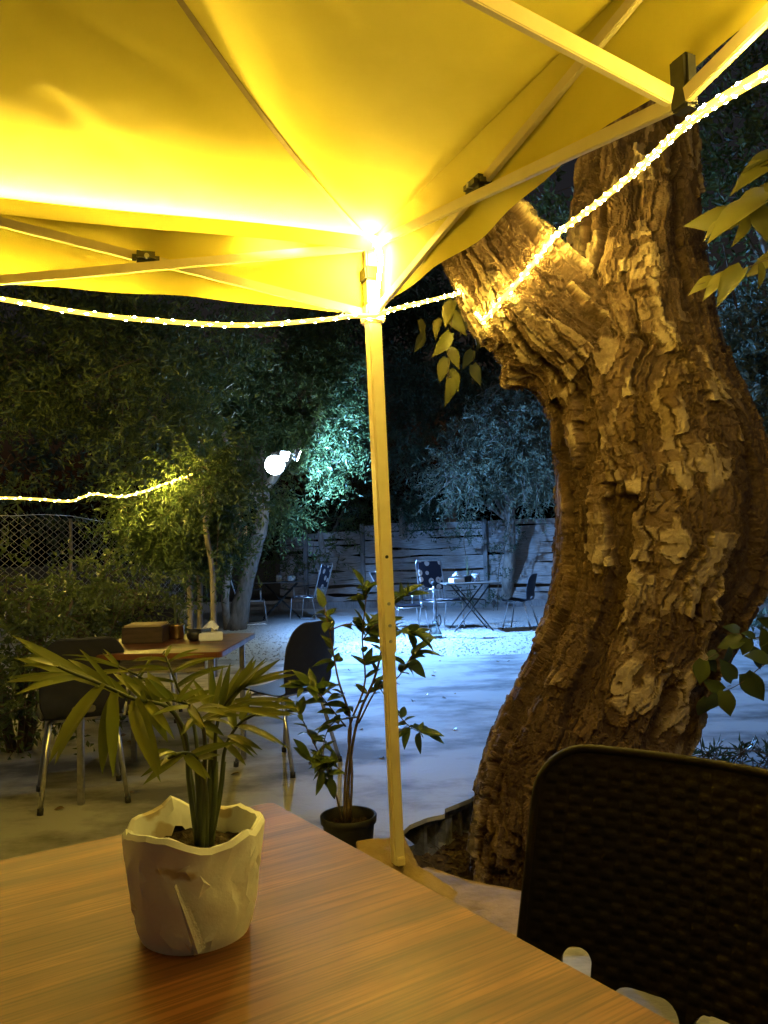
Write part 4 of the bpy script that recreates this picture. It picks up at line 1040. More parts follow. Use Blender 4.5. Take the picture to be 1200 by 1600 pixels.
o = copy_tree(proto); place(o, cD, rad(62), gz(cD.x, cD.y)); tag(o, 'dark shell chair on the gravel by the plank fence, near the trunk', 'chair', GC)

# ================================================================== MIDDLE TABLE and what stands on it
ZT = .74
q0 = gnd(345, 1019, ZT); q1 = gnd(396, 989, ZT); ex = Vector((-1, .03, 0)).normalized(); ey = (q1-q0); ey.z = 0; dep = ey.length; ey.normalize()
mt = empty('wooden_table', (q0+ex*.39+ey*dep/2)-Vector((0, 0, ZT)), 0, 'wooden-topped table with boxes and cups behind the potted palm', 'table')
def slab_top(o, ex, ey, lx, ly, z, th, mname, name='tabletop', r=.03):
    pts = []
    for (cx, cy, a0) in ((r, r, 180), (lx-r, r, 270), (lx-r, ly-r, 0), (ly and r, ly-r, 90)):
        for k in range(6):
            a = rad(a0+90*k/5); pts.append((cx+r*math.cos(a), cy+r*math.sin(a)))
    n = len(pts); V = []
    for (zz_, ins) in ((z-th, 0), (z-th*.12, 0), (z, .003)):
        for (x, y) in pts:
            x2 = x+(ins if x < lx/2 else -ins); y2 = y+(ins if y < ly/2 else -ins); V.append((x2, y2, zz_))
    F = [tuple(range(n))[::-1], tuple(2*n+i for i in range(n))]
    for l in range(2):
        for i in range(n): F.append((l*n+i, l*n+(i+1) % n, (l+1)*n+(i+1) % n, (l+1)*n+i))
    me = mk_mesh(name, V, F, mname); ob = put(name, me, o)
    m = Matrix((ex, ey, Vector((0, 0, 1)))).transposed().to_4x4()
    return ob, m
ex2 = -ex
tt_, m_ = slab_top(mt, ex2, ey, .78, dep, 0, .028, 'table_laminate')
orig = q0+ex*.78; m_.translation = orig+Vector((0, 0, 0))-wm(mt).translation; m_.translation.z = ZT; tt_.matrix_basis = m_
def tl(x, y, z=0): return orig+ex2*x+ey*y+Vector((0, 0, z))
for (x, y) in ((.06, .06), (.72, .06), (.06, dep-.06), (.72, dep-.06)):
    p = tl(x, y); part('leg', MB().bar((p.x, p.y, 0), (p.x, p.y, ZT-.03), .03, .03, up=(0, 1, 0), bev=.004), 'dull_steel', mt)
part('apron', MB().bar(tl(.1, .09, -.07), tl(.68, .09, -.07), .02, .07), 'weathered_wood', mt)
def onmid(px, py): return gnd(px, py, ZT)
# dark slatted box
p = onmid(222, 1006)
bx = empty('wooden_box', p, rad(4), 'dark wooden box with a pale slatted lid on the far table', 'box')
part('body', MB().box((0, .12, .045), (.22, .24, .088), bev=.004), 'dark_box', bx, world=False)
for k in range(6): part('lid_slat', MB().box((0, .025+.038*k, .0955), (.20, .026, .012), bev=.002), 'box_slat', bx, world=False)
# jar with bamboo
p = onmid(272, 1000)
jr = empty('patterned_jar', p+Vector((0, .06, 0)), 0, 'gold patterned glass jar with bamboo leaves, right of the wooden box', 'jar')
part('jar', MB().lathe([(.038, 0), (.042, .01), (.042, .075), (.045, .08), (.041, .08), (.038, .074), (.038, .01)], n=20), 'brass', jr, True, world=False)
part('rim', MB().lathe([(.046, .074), (.047, .08), (.044, .084), (.040, .080)], n=20, capb=False), 'brass', jr, True, world=False)
BL = leaf_shape('leaf', .09, .012, 'leaf_tree', droop=.3)
for k in range(3): part('cane', MB().tube([(.012*math.cos(k*2.1), .012*math.sin(k*2.1), .01), (.02*math.cos(k*2.1), .02*math.sin(k*2.1), .20+.03*k)], .004, 6), 'grass_blade', jr, world=False)
rg = random.Random(3)
for k in range(30):
    a = rg.uniform(0, 6.28); z = rg.uniform(.10, .23); put('leaf', BL, jr, frame_mat((.015*math.cos(a), .015*math.sin(a), z), (math.cos(a), math.sin(a), rg.uniform(-.1, .9)), (0, 0, 1), rg.uniform(.7, 1.2)))
p = onmid(301, 1003)
bc = empty('black_cup', p+Vector((0, .04, 0)), 0, 'small round black cup between the jar and the napkins', 'cup')
part('bowl', MB().lathe([(.02, 0), (.036, .015), (.042, .035), (.038, .06), (.035, .06), (.038, .035), (.02, .012)], n=18), 'black_plastic', bc, True, world=False)
part('lip', MB().lathe([(.0385, .058), (.040, .062), (.036, .064), (.034, .060)], n=18, capb=False), 'black_plastic', bc, True, world=False)
def tissue_box(p, lab, s=1.0, rz=.2):
    o = empty('napkin_box', p, rz, lab, 'napkins')
    part('box', MB().box((0, 0, .022*s), (.13*s, .10*s, .044*s), bev=.004), 'paper', o, world=False)
    nx_ = 12; U, V_ = np.meshgrid(np.linspace(-1, 1, nx_), np.linspace(-1, 1, nx_)); P = np.stack([U.ravel()*.045, V_.ravel()*.03, 0*U.ravel()], 1)*s
    rr_ = np.hypot(U.ravel(), V_.ravel()); P[:, 2] = s*(.046+.05*np.clip(1-rr_, 0, 1)+.03*fbm(np.stack([U.ravel()*2, V_.ravel()*2, 0*U.ravel()], 1), 3, 5)+.02)
    P[:, 0] += .015*s*(1-rr_); idx = np.arange(nx_*nx_).reshape(nx_, nx_); F = np.stack([idx[:-1, :-1].ravel(), idx[:-1, 1:].ravel(), idx[1:, 1:].ravel(), idx[1:, :-1].ravel()], 1)
    part('napkin', MB().add(P, F.tolist()), 'paper', o, world=False); return o
tissue_box(onmid(326, 1002)+Vector((0, .06, 0)), 'white napkin box with crumpled napkins at the right end of the wooden table')

# ================================================================== FAR FURNITURE on the gravel
def folding_table(p, rz, lab, lx=.85, ly=.6, h=.72):
    z0 = gz(p.x, p.y); o = empty('folding_table', (p.x, p.y, z0), rz, lab, 'table', 'folding tables on the gravel')
    part('tabletop', MB().box((0, 0, h-.012), (lx, ly, .024), bev=.004), 'dark_wood', o, world=False)
    for sy in (-1, 1):
        y = sy*ly*.38
        part('leg', MB().tube([(-lx*.36, y, 0), (-lx*.30, y, .06), (lx*.32, y, h-.03)], .011, 8), 'black_plastic', o, True, world=False)
        part('leg', MB().tube([(lx*.36, y*.9, 0), (lx*.30, y*.9, .06), (-lx*.32, y*.9, h-.03)], .011, 8), 'black_plastic', o, True, world=False)
    part('stretcher', MB().tube([(-lx*.30, -ly*.38, .06), (-lx*.30, ly*.38, .06)], .009, 6), 'black_plastic', o, True, world=False)
    part('stretcher', MB().tube([(lx*.30, -ly*.34, .06), (lx*.30, ly*.34, .06)], .009, 6), 'black_plastic', o, True, world=False)
    return o
tA = gnd(440, 966); tB = gnd(736, 986); tC = at(232, 1000, 11.5)
folding_table(tA, rad(8), 'folding table with a jar and a white pot, behind the leaning tree', lx=1.0)
folding_table(tB, rad(6), 'black-legged folding table with napkins and a mug before the plank fence', lx=.82)
folding_table(tC, rad(3), 'small pale table with a cup at left behind the saplings', lx=.66)
def ontab(px, T, h=.72): p = at(px, 900, T.y); p.z = gz(T.x, T.y)+h; return p
def jar(name, p, lab, cat, prof, m, lid=None):
    o = empty(name, p, 0, lab, cat); part('body', MB().lathe(prof, n=18), m, o, True, world=False)
    if lid: part('lid', MB().lathe(lid[0], n=18, capt=True), lid[1], o, True, world=False)
    return o
JP = [(.055, 0), (.062, .01), (.062, .11), (.05, .125), (.045, .125), (.055, .10), (.055, .012)]
jar('glass_jar', ontab(436, tA), 'clear jar with a knob lid on the far left table', 'jar', JP, 'white_ceramic', ([(.05, .125), (.05, .145), (.015, .15), (.018, .175)], 'dull_steel'))
jar('white_pot', ontab(455, tA), 'squat white pot right of the jar on the far left table', 'pot', [(.06, 0), (.08, .02), (.085, .07), (.07, .11), (.066, .105), (.07, .07), (.06, .02)], 'white_ceramic', ([(.072, .108), (.05, .128), (.01, .132)], 'dull_steel'))
jar('patterned_mug', ontab(743, tB), 'blue and white patterned mug on the far right table', 'mug', JP, 'patterned_ceramic', ([(.063, .10), (.066, .118), (.06, .121)], 'white_ceramic'))
tissue_box(ontab(713, tB), 'white napkin box with a napkin sticking out on the far right table', 1.5, .5)
jar('white_cup', ontab(240, tC), 'white cup on the small table at left behind the saplings', 'cup', JP, 'white_ceramic', ([(.063, .10), (.066, .118), (.06, .121)], 'paper'))
pp = ontab(731, tB)
o = empty('table_plant', pp, 0, 'small black pot with a leafy plant on the far right table', 'plant')
part('pot', MB().lathe([(.045, 0), (.06, .09), (.066, .09), (.066, .105), (.058, .105), (.05, .03)], n=16), 'pot_black', o, True, world=False)
for k in range(4): part('stem', MB().tube([(0, 0, .03), (.03*math.cos(k*1.6), .03*math.sin(k*1.6), .25+.05*k)], .004, 5), 'grass_blade', o, world=False)
crown('foliage', o, [(pp+Vector((0, 0, .32)), (.12, .12, .20), 1)], 260, .05, .022, 'leaf_tree', 410, twigs=10)
def garden_chair(p, rz, lab, dotted=True, recline=.28, low=0.0):
    z0 = gz(p.x, p.y); o = empty('garden_chair', (p.x, p.y, z0), rz, lab, 'chair', 'folding garden chairs on the gravel')
    W, SH = .24, .43-low; r = .012; bt = Vector((0, -.24-math.sin(recline)*.64, SH+math.cos(recline)*.66)); bb_ = Vector((0, -.22, SH-.03))
    for sx in (-1, 1):
        x = sx*W
        part('leg_loop', MB().tube(spline([(x, .24, SH), (x, .26, SH*.5), (x, .28, .03), (x, .22, .012), (x, -.20, .012), (x, -.27, .04), (x, -.24, SH*.5), (x, -.20, SH-.02)], 26), r, 8), 'steel', o, True, world=False)
        part('armrest', MB().bar((x*1.08, .20, SH+.20), (x*1.08, -.30, SH+.24), .035, .018, bev=.005), 'black_plastic', o, world=False)
        part('arm_post', MB().tube([(x*1.05, .18, SH), (x*1.08, .18, SH+.19)], r*.8, 6), 'steel', o, True, world=False)
    part('seat_frame', MB().tube([(-W, -.22, SH), (-W, .24, SH), (W, .24, SH), (W, -.22, SH)], r, 8), 'steel', o, True, world=False)
    L = [(-W, bb_.y, bb_.z)]+spline([(-W, lerp(bb_, bt, .9).y, lerp(bb_, bt, .9).z), (-W*.9, lerp(bb_, bt, .98).y, lerp(bb_, bt, .98).z), (-W*.7, bt.y, bt.z), (W*.7, bt.y, bt.z), (W*.9, lerp(bb_, bt, .98).y, lerp(bb_, bt, .98).z), (W, lerp(bb_, bt, .9).y, lerp(bb_, bt, .9).z)], 16)+[(W, bb_.y, bb_.z)]
    part('back_frame', MB().tube(L, r, 8), 'steel', o, True, world=False)
    bd = (bt-bb_).normalized(); bn = Vector((0, bd.z, -bd.y))
    a = bb_+bd*.20+bn*.015; b = bb_+bd*.66+bn*.015
    part('cushion', MB().bar(a, b, W*1.86, .035, up=bn, bev=.014), 'dotted_fabric' if dotted else 'shell_plastic', o, world=False)
    for k in range(7):
        x = -W*.8+W*1.6*k/6; part('strap', MB().bar(Vector((x, 0, 0))+bb_+bd*.02, Vector((x, 0, 0))+bb_+bd*.22, .012, .004, up=bn), 'white_ceramic', o, world=False)
    part('seat_pad', MB().box((0, .01, SH+.012), (W*1.9, .44, .03), bev=.012), 'dotted_fabric' if dotted else 'shell_plastic', o, world=False)
    return o
gA = gnd(483, 966); gB = gnd(690, 982); gC = at(636, 985, 12.9); gD = at(392, 965, 14.6)
garden_chair(gA, rad(68), 'folding garden chair with a dotted navy cushion at the far left table')
garden_chair(gB, rad(-150), 'folding garden chair with a dotted cushion facing us by the far right table', recline=.16)
garden_chair(gC, rad(-75), 'low folding garden chair half hidden behind the tent pole', False, recline=.5, low=.08)
garden_chair(gD, rad(-80), 'pale-framed folding chair glimpsed behind the leaning tree trunk', False)
# water pipe
hp = gnd(680, 996); hp.z = gz(hp.x, hp.y)
o = empty('water_pipe', hp, 0, 'tall water pipe with a glass base standing on the gravel', 'water pipe')
part('glass_base', MB().lathe([(.085, 0), (.10, .01), (.095, .06), (.06, .13), (.035, .20), (.032, .24), (.028, .24), (.03, .2), (.055, .13), (.085, .05)], n=20), 'glass', o, True, world=False)
part('stem', MB().lathe([(.018, .23), (.03, .25), (.014, .28), (.013, .36), (.026, .39), (.013, .42), (.012, .52), (.028, .55), (.014, .58), (.012, .66), (.03, .68), (.075, .685), (.076, .69), (.014, .70), (.012, .74)], n=14), 'dull_steel', o, True, world=False)
part('bowl', MB().lathe([(.014, .73), (.03, .76), (.034, .79), (.030, .79), (.012, .76)], n=14), 'pot_black', o, True, world=False)
part('hose', MB().tube(spline([(.02, 0, .27), (.07, .02, .32), (.09, .04, .22), (.06, .07, .16), (.03, .07, .25), (.03, .05, .42), (.02, .03, .60)], 30), .009, 6), 'black_plastic', o, True, world=False)

# ================================================================== POTTED SHRUB
pc = at(545, 1300, 3.12); pc.z = 0.0
rr_t = 42*3.12/FPX; zr = at(545, 1272, 3.12).z
sh = empty('potted_shrub', pc, 0, 'leafy shrub in a black plastic pot beside the tent leg', 'plant')
part('pot', MB().lathe([(rr_t*.78, 0), (rr_t*.94, zr-.035), (rr_t*.95, zr-.03), (rr_t*1.02, zr-.028), (rr_t*1.04, zr-.003), (rr_t*1.0, zr), (rr_t*.93, zr-.004), (rr_t*.88, zr-.05)], n=36), 'pot_black', sh, True, world=False)
nx_ = 24; Vp = []; Fp = []
for i in range(9):
    for j in range(nx_):
        r = rr_t*.92*i/8; a = 6.283*j/nx_; Vp.append((r*math.cos(a), r*math.sin(a), zr-.045+.012*math.sin(j*2.3+i*1.7)*(i > 0)))
for i in range(8):
    for j in range(nx_): Fp.append((i*nx_+j, i*nx_+(j+1) % nx_, (i+1)*nx_+(j+1) % nx_, (i+1)*nx_+j))
part('soil', MB().add(Vp, Fp), 'potting_soil', sh, world=False)
SL = [leaf_shape('leaf', .075, .032, 'leaf_shrub', droop=.12, fold=.35), leaf_shape('leaf', .07, .034, 'leaf_shrub', droop=.35, fold=.2), leaf_shape('leaf', .08, .026, 'leaf_shrub', droop=.2, fold=.5)]
rg = random.Random(21); invS = wm(sh).inverted()
SYD = 3.1
stems = [([(538, 1285), (540, 1210), (548, 1130), (528, 1060), (515, 985), (506, 950)], .007, 0), ([(543, 1285), (546, 1200), (560, 1120), (585, 1060), (600, 1000), (615, 940), (640, 930)], .008, .05),
         ([(535, 1285), (520, 1225), (490, 1160), (470, 1120), (462, 1110)], .004, -.04), ([(547, 1285), (550, 1200), (545, 1140), (570, 1070), (566, 1000), (572, 930), (568, 915)], .006, -.06),
         ([(560, 1130), (590, 1075), (620, 1060), (640, 1030), (655, 1015)], .004, .05), ([(540, 1135), (520, 1110), (490, 1075), (470, 1072)], .0035, -.03),
         ([(585, 1060), (610, 1100), (640, 1135), (668, 1148)], .003, .08), ([(515, 985), (545, 975), (575, 985), (600, 975)], .0035, 0), ([(560, 1120), (520, 1130), (505, 1170), (515, 1215)], .003, -.05), ([(566, 1000), (590, 975), (625, 985), (650, 990)], .003, -.03),
         ([(538, 1210), (520, 1195), (500, 1205), (480, 1180)], .003, -.05)]
for (pl, r, yo) in stems:
    P = [at(x, y, SYD+yo*(i/len(pl))+.0) for i, (x, y) in enumerate(pl)]; sp = spline(P, 22)
    br = part('branch', MB().tube(sp, [r*(1-.7*i/22) for i in range(22)], 6), 'twig', sh, True)
    nl = 13 if r > .0055 else 10
    for k in range(nl*2):
        t = (.42 if r > .0055 else .15)+(.58 if r > .0055 else .85)*rg.random()**.8; i = min(20, int(t*21)); p = sp[i]; tn = (sp[i+1]-sp[i]).normalized()
        sd_ = Vector((rg.gauss(0, 1), rg.gauss(0, .8), rg.gauss(.1, .6))); d = tn*.5+sd_*.8
        put('leaf', SL[rg.randrange(3)], sh, invS @ frame_mat(p, d, Vector((rg.gauss(0, .4), -.5, 1)), rg.uniform(.6, 1.35)))
    put('leaf', SL[0], sh, invS @ frame_mat(sp[-1], sp[-1]-sp[-2], Vector((0, -.6, 1)), 1.1))

# ================================================================== NEAR TABLE
ZN = .75
p0 = gnd(365, 1266, ZN); pB = gnd(1004, 1602, ZN); pA = gnd(0, 1337, ZN)
eb = (pB-p0); eb.z = 0; eb.normalize(); ea_t = (pA-p0); ea_t.z = 0; ea_t.normalize(); ea = ea_t
nt_ = empty('dining_table', (p0+eb*.6+ea*.42)-Vector((0, 0, ZN)), 0, 'brown wood-grain table in the foreground', 'table')
tp, m_ = slab_top(nt_, eb, ea, 1.35, .84, 0, .03, 'table_laminate', r=.012)
# keep top's axes true to both edges
m_ = Matrix.Identity(4)
g_dir = ea
for i in range(3): m_[i][0] = ea[i]; m_[i][1] = -eb[i]; m_[i][2] = (0, 0, 1)[i]
# grain runs along ea: rebuild with x=ea, y=-eb
bpy.data.objects.remove(tp)
tp, _ = slab_top(nt_, ea, -eb, .84, 1.35, 0, .03, 'table_laminate', r=.012)
org = p0+eb*1.35
m_.translation = org-wm(nt_).translation; m_.translation.z = ZN; tp.matrix_basis = m_
def tn_(a, b, z): return p0+ea*a+eb*b+Vector((0, 0, z))
for (a, b) in ((.07, .08), (.77, .08), (.07, 1.27), (.77, 1.27)):
    p = tn_(a, b, 0); part('leg', MB().bar((p.x, p.y, 0), (p.x, p.y, ZN-.031), .05, .05, up=eb, bev=.004), 'dull_steel', nt_)
for (a0, b0_, a1, b1) in ((.07, .11, .07, 1.24), (.77, .11, .77, 1.24), (.10, .08, .74, .08), (.10, 1.27, .74, 1.27)):
    part('rail', MB().bar(tn_(a0, b0_, -.055), tn_(a1, b1, -.055), .025, .045), 'dull_steel', nt_)

# ================================================================== PALM IN WRAPPED POT
pb = mid_of(gnd(225, 1455, ZN), gnd(392, 1440, ZN)); pb = gnd(306, 1452, ZN); PY = pb.y
Rb = 83*PY/FPX; Rt = 104*PY/FPX; PH = at(312, 1290, PY).z-ZN
palm = empty('potted_palm', pb, 0, 'small parlour palm in a white paper-wrapped pot on the near table', 'plant')
nu, nv = 40, 10
prr = np.random.default_rng(31)
U, Vv = np.meshgrid(np.linspace(0, 2*np.pi, nu, endpoint=False), np.linspace(0, 1, nv)); U = U.ravel(); Vv = Vv.ravel()
inner = (Vv > .01) & (Vv < .99)
U = U+inner*prr.uniform(-.05, .05, len(U)); Vv = Vv+inner*prr.uniform(-.028, .028, len(U))
cyc = np.stack([np.cos(U)*1.6, np.sin(U)*1.6, Vv*2.2], 1)
r = Rb+(Rt-Rb)*np.clip(Vv, 0, 1)**.9
r = r+.010*fbm(cyc*1.1, 2, 4)*(.3+Vv)+.0009*prr.normal(size=len(U))*inner
for (a0, sl_, amp, wd) in ((-1.9, -.7, .004, .12), (-.7, .5, .004, .12), (-2.6, .4, .004, .14), (.4, .3, .004, .12), (1.8, -.4, .004, .12)):
    dd = np.angle(np.exp(1j*(U-a0-sl_*(Vv-.3)))); r = r+amp*np.exp(-np.abs(dd)/wd)*np.sin(np.pi*np.clip(Vv, 0, 1))
z = PH*Vv+(.006*np.sin(U*3+1)+.020*fbm(cyc*2.2, 2, 6))*Vv**4
r = np.where(Vv < .02, r*.97, r)
Vw = np.stack([r*np.cos(U), r*np.sin(U), z], 1); idx = np.arange(nu*nv).reshape(nv, nu); nx2 = np.roll(idx, -1, 1)
Fw = np.stack([idx[:-1].ravel(), nx2[:-1].ravel(), nx2[1:].ravel(), idx[1:].ravel()], 1)
fl_ = prr.random(len(Fw)) < .5
Fw = np.vstack([np.where(fl_[:, None], Fw[:, [0, 1, 2]], Fw[:, [0, 1, 3]]), np.where(fl_[:, None], Fw[:, [0, 2, 3]], Fw[:, [1, 2, 3]])])
# rolled-in rim
rim = []; rtop = r[-nu:]; ztop = z[-nu:]; Ut = U[-nu:]
for k, (dr_, dz_) in enumerate(((-.004, .006), (-.010, .004), (-.016, -.010), (-.020, -.03))):
    j = 1+.8*fbm(np.stack([np.cos(Ut)*3, np.sin(Ut)*3, 0*Ut+k*.3], 1), 3, 9)
    rim.append(np.stack([(rtop+dr_*j)*np.cos(Ut), (rtop+dr_*j)*np.sin(Ut), ztop+dz_*j], 1))
nb = len(Vw); Vr = np.vstack([Vw]+rim); F3 = Fw.tolist()
prev = idx[-1]
for k in range(4):
    cur = np.arange(nu)+nb+k*nu; F3 += np.stack([prev, np.roll(prev, -1), np.roll(cur, -1), cur], 1).tolist(); prev = cur
pw_ = mk_mesh('paper_wrap', Vr, F3, 'wrap_paper', True); pw_.set_sharp_from_angle(angle=rad(19)); put('paper_wrap', pw_, palm)
# folded-over flap of the wrapping, running down to the table
fV = []; fF = []
for k in range(9):
    v = .66-.65*k/8; a = -1.62+.16*k/8*1.6; wdt = .05+.14*k/8; rr_ = (Rb+(Rt-Rb)*v**.9)+.0055
    for j in range(4): aa = a+wdt*j/3; fV.append(((rr_-.004*(j in (0,))+.0012*(j == 1))*math.cos(aa), (rr_-.004*(j == 0)+.0012*(j == 1))*math.sin(aa), PH*v+.003*j))
for k in range(8):
    for j in range(3): fF.append((k*4+j, k*4+j+1, (k+1)*4+j+1, (k+1)*4+j))
part('paper_flap', MB().add(fV, fF), 'paper', palm, world=False)
Fb = [tuple(range(nu))[::-1]]
part('pot', MB().lathe([(Rb*.9, .004), (Rt*.90, PH-.02), (Rt*.86, PH-.02), (Rb*.84, .02)], n=40), 'pot_black', palm, True, world=False)
# soil
Vp = []; Fp = []
for i in range(14):
    for j in range(40):
        rr_ = Rt*.84*i/13; a = 6.283*j/40; Vp.append((rr_*math.cos(a), rr_*math.sin(a), 0))
Vp = np.array(Vp); Vp[:, 2] = PH-.028+.02*fbm(Vp*45, 3, 3)+.012*fbm(Vp*120, 2, 5)
for i in range(13):
    for j in range(40): Fp.append((i*40+j, i*40+(j+1) % 40, (i+1)*40+(j+1) % 40, (i+1)*40+j))
part('soil', MB().add(Vp, Fp), 'potting_soil', palm, world=False)
invP = wm(palm).inverted()
def lp_prof(t): return (math.sin(math.pi*min(1, .12+t*.88))**.75)*(1-.25*t) if t < .999 else .02
LFT = [leaf_shape('leaflet', .10, .017, 'leaf_palm', droop=dr, fold=.25, n=8, prof=lp_prof) for dr in (.12, .3, .55)]
LFW = [leaf_shape('leaflet', .11, .025, 'leaf_palm', droop=dr, fold=.2, n=8, prof=lp_prof) for dr in (.15, .35)]
prg = random.Random(17)
def frond(pts, nl, ll, side=.9, wide=False, up=(0, -.3, 1), start=.4, tipfan=True, droopi=None, lean=0.55):
    """pts: (px,py,dY) from soil to tip"""
    P = [at(x, y, PY+d) for x, y, d in pts]; sp = spline(P, 40)
    fr = part('frond', MB().tube(sp, [.0030*(1-.75*i/40)+.0006 for i in range(40)], 6), 'grass_blade', palm, True)
    ms = LFW if wide else LFT; upv = Vector(up)
    for k in range(nl):
        t = start+(1-start)*(k+.5)/nl; i = min(38, int(t*39)); tn = (sp[i+1]-sp[i]).normalized(); sv = tn.cross(upv).normalized()
        for s in (-1, 1):
            tt = lean+.5*(t-start)/(1-start); d = tn*tt+sv*s*side*prg.uniform(.8, 1.1)+upv*.12
            m_ = ms[droopi if droopi is not None else prg.randrange(len(ms))]
            sc = ll/.10*(1-.35*abs((k+.5)/nl-.45))*prg.uniform(.88, 1.1)
            put('leaflet', m_, fr, invP @ frame_mat(sp[i], d, upv+Vector((prg.gauss(0, .15), prg.gauss(0, .15), 0)), sc))
    for s in (-.35, .35):
        tn = (sp[-1]-sp[-3]).normalized(); sv = tn.cross(upv).normalized(); put('leaflet', ms[0], fr, invP @ frame_mat(sp[-1], tn+sv*s, upv, ll/.10*.85))
def frond2(pts, lfs, rr=.0028):
    """pts: rachis (px,py,dY); lfs: leaflets (base px,py, tip px,py, dY base, dY tip, width px, arch)"""
    P = [at(x, y, PY+d) for x, y, d in pts]; sp = spline(P, 40)
    fr = part('frond', MB().tube(sp, [rr*(1-.7*i/40)+.0005 for i in range(40)], 6), 'grass_blade', palm, True)
    lfs = [q[:6]+(q[6]*.82, q[7]) for q in lfs]+[(q[0]+prg.uniform(-6, 6), q[1]+prg.uniform(-5, 5), q[2]+prg.uniform(-22, 22), q[3]+prg.uniform(-16, 16), q[4], q[5]+prg.uniform(-.04, .04), q[6]*.62, q[7]*1.3) for q in lfs]
    for (x0, y0, x1, y1, d0, d1, wpx, arch) in lfs:
        a = at(x0, y0, PY+d0); b = at(x1, y1, PY+d1); L = (b-a).length; wd = wpx*PY/FPX
        m_ = leaf_shape('leaflet', L, wd, 'leaf_palm', droop=arch, fold=.3+prg.uniform(-.15, .2), n=8, prof=lp_prof, bend=arch)
        put('leaflet', m_, fr, invP @ frame_mat(a, b-a, Vector((prg.gauss(0, .25), -.75, .8)), 1))
frond2([(308, 1318, 0), (295, 1220, 0), (290, 1150, -.02), (262, 1105, -.05), (209, 1092, -.09), (156, 1068, -.13), (110, 1050, -.16), (80, 1036, -.17)],
  [(156, 1070, 22, 1028, -.13, -.17, 24, .10), (140, 1064, 36, 1008, -.13, -.15, 24, .08), (122, 1058, 8, 1066, -.15, -.2, 15, .16), (122, 1060, 22, 1086, -.15, -.22, 18, .16), (158, 1072, 76, 1194, -.13, -.2, 27, .22), (181, 1082, 160, 1210, -.11, -.18, 30, .16),
   (211, 1094, 252, 1206, -.09, -.16, 32, .18), (176, 1076, 106, 1030, -.11, -.05, 13, .25), (200, 1088, 140, 1048, -.1, -.04, 14, .28), (225, 1094, 188, 1050, -.08, -.05, 18, .2), (236, 1098, 208, 1056, -.07, -.05, 20, .2), (246, 1100, 228, 1060, -.06, -.05, 20, .2), (90, 1040, 40, 1028, -.17, -.2, 14, .1), (228, 1100, 262, 1160, -.07, -.13, 24, .2)])
frond2([(316, 1316, .02), (312, 1210, .04), (300, 1120, .06), (278, 1074, .08), (259, 1026, .09)],
  [(261, 1030, 208, 1034, .09, .1, 10, .3), (263, 1045, 196, 1046, .09, .1, 11, .28), (272, 1066, 212, 1064, .08, .1, 12, .3), (264, 1034, 310, 1014, .09, .09, 10, .3), (270, 1052, 338, 1028, .08, .08, 12, .28), (278, 1070, 352, 1040, .08, .07, 13, .25), (259, 1026, 268, 1008, .09, .1, 9, .3), (285, 1090, 225, 1085, .07, .09, 13, .25), (288, 1095, 350, 1078, .07, .06, 14, .25)])
frond2([(310, 1316, .02), (296, 1200, .05), (270, 1110, .08), (225, 1062, .10), (182, 1040, .11)],
  [(190, 1044, 112, 1030, .11, .12, 10, .3), (200, 1050, 142, 1054, .1, .12, 9, .35), (185, 1042, 160, 1020, .11, .12, 8, .2), (225, 1064, 160, 1075, .1, .1, 10, .3), (215, 1058, 240, 1030, .1, .1, 9, .25)])
frond2([(325, 1318, 0), (335, 1210, 0), (338, 1140, -.01), (352, 1100, -.02), (380, 1070, -.02)],
  [(336, 1120, 330, 1040, 0, .02, 17, .06), (346, 1110, 360, 1036, -.01, 0, 18, .06), (354, 1104, 392, 1034, -.02, -.02, 18, .05), (364, 1092, 416, 1028, -.02, -.03, 17, .05), (372, 1080, 438, 1030, -.02, -.03, 16, .06), (380, 1072, 464, 1054, -.02, -.04, 16, .12), (366, 1095, 452, 1106, -.02, -.06, 17, .15), (352, 1108, 446, 1126, -.03, -.08, 17, .18), (340, 1122, 300, 1060, 0, .04, 15, .1), (376, 1076, 400, 1030, -.02, .01, 15, .05)])
frond2([(330, 1320, 0), (345, 1230, .01), (352, 1170, .01), (375, 1130, .0), (410, 1112, -.01)],
  [(372, 1134, 432, 1162, 0, -.06, 17, .22), (358, 1150, 410, 1172, 0, -.05, 16, .22), (352, 1162, 384, 1196, 0, -.04, 15, .2), (385, 1124, 448, 1092, 0, -.02, 15, .15), (395, 1118, 456, 1118, 0, -.04, 15, .15), (365, 1140, 345, 1085, 0, .04, 15, .12), (380, 1128, 392, 1080, 0, .03, 14, .1), (352, 1166, 312, 1135, 0, .03, 14, .2)])
frond2([(322, 1322, -.01), (322, 1240, -.03), (310, 1190, -.06), (288, 1176, -.09), (262, 1186, -.11)],
  [(286, 1178, 224, 1226, -.09, -.13, 18, .15), (290, 1180, 322, 1218, -.09, -.12, 19, .15), (300, 1182, 372, 1160, -.07, -.06, 16, .2), (280, 1180, 250, 1198, -.09, -.13, 15, .15), (306, 1188, 344, 1180, -.06, -.09, 14, .2), (275, 1180, 240, 1172, -.1, -.1, 13, .2)])
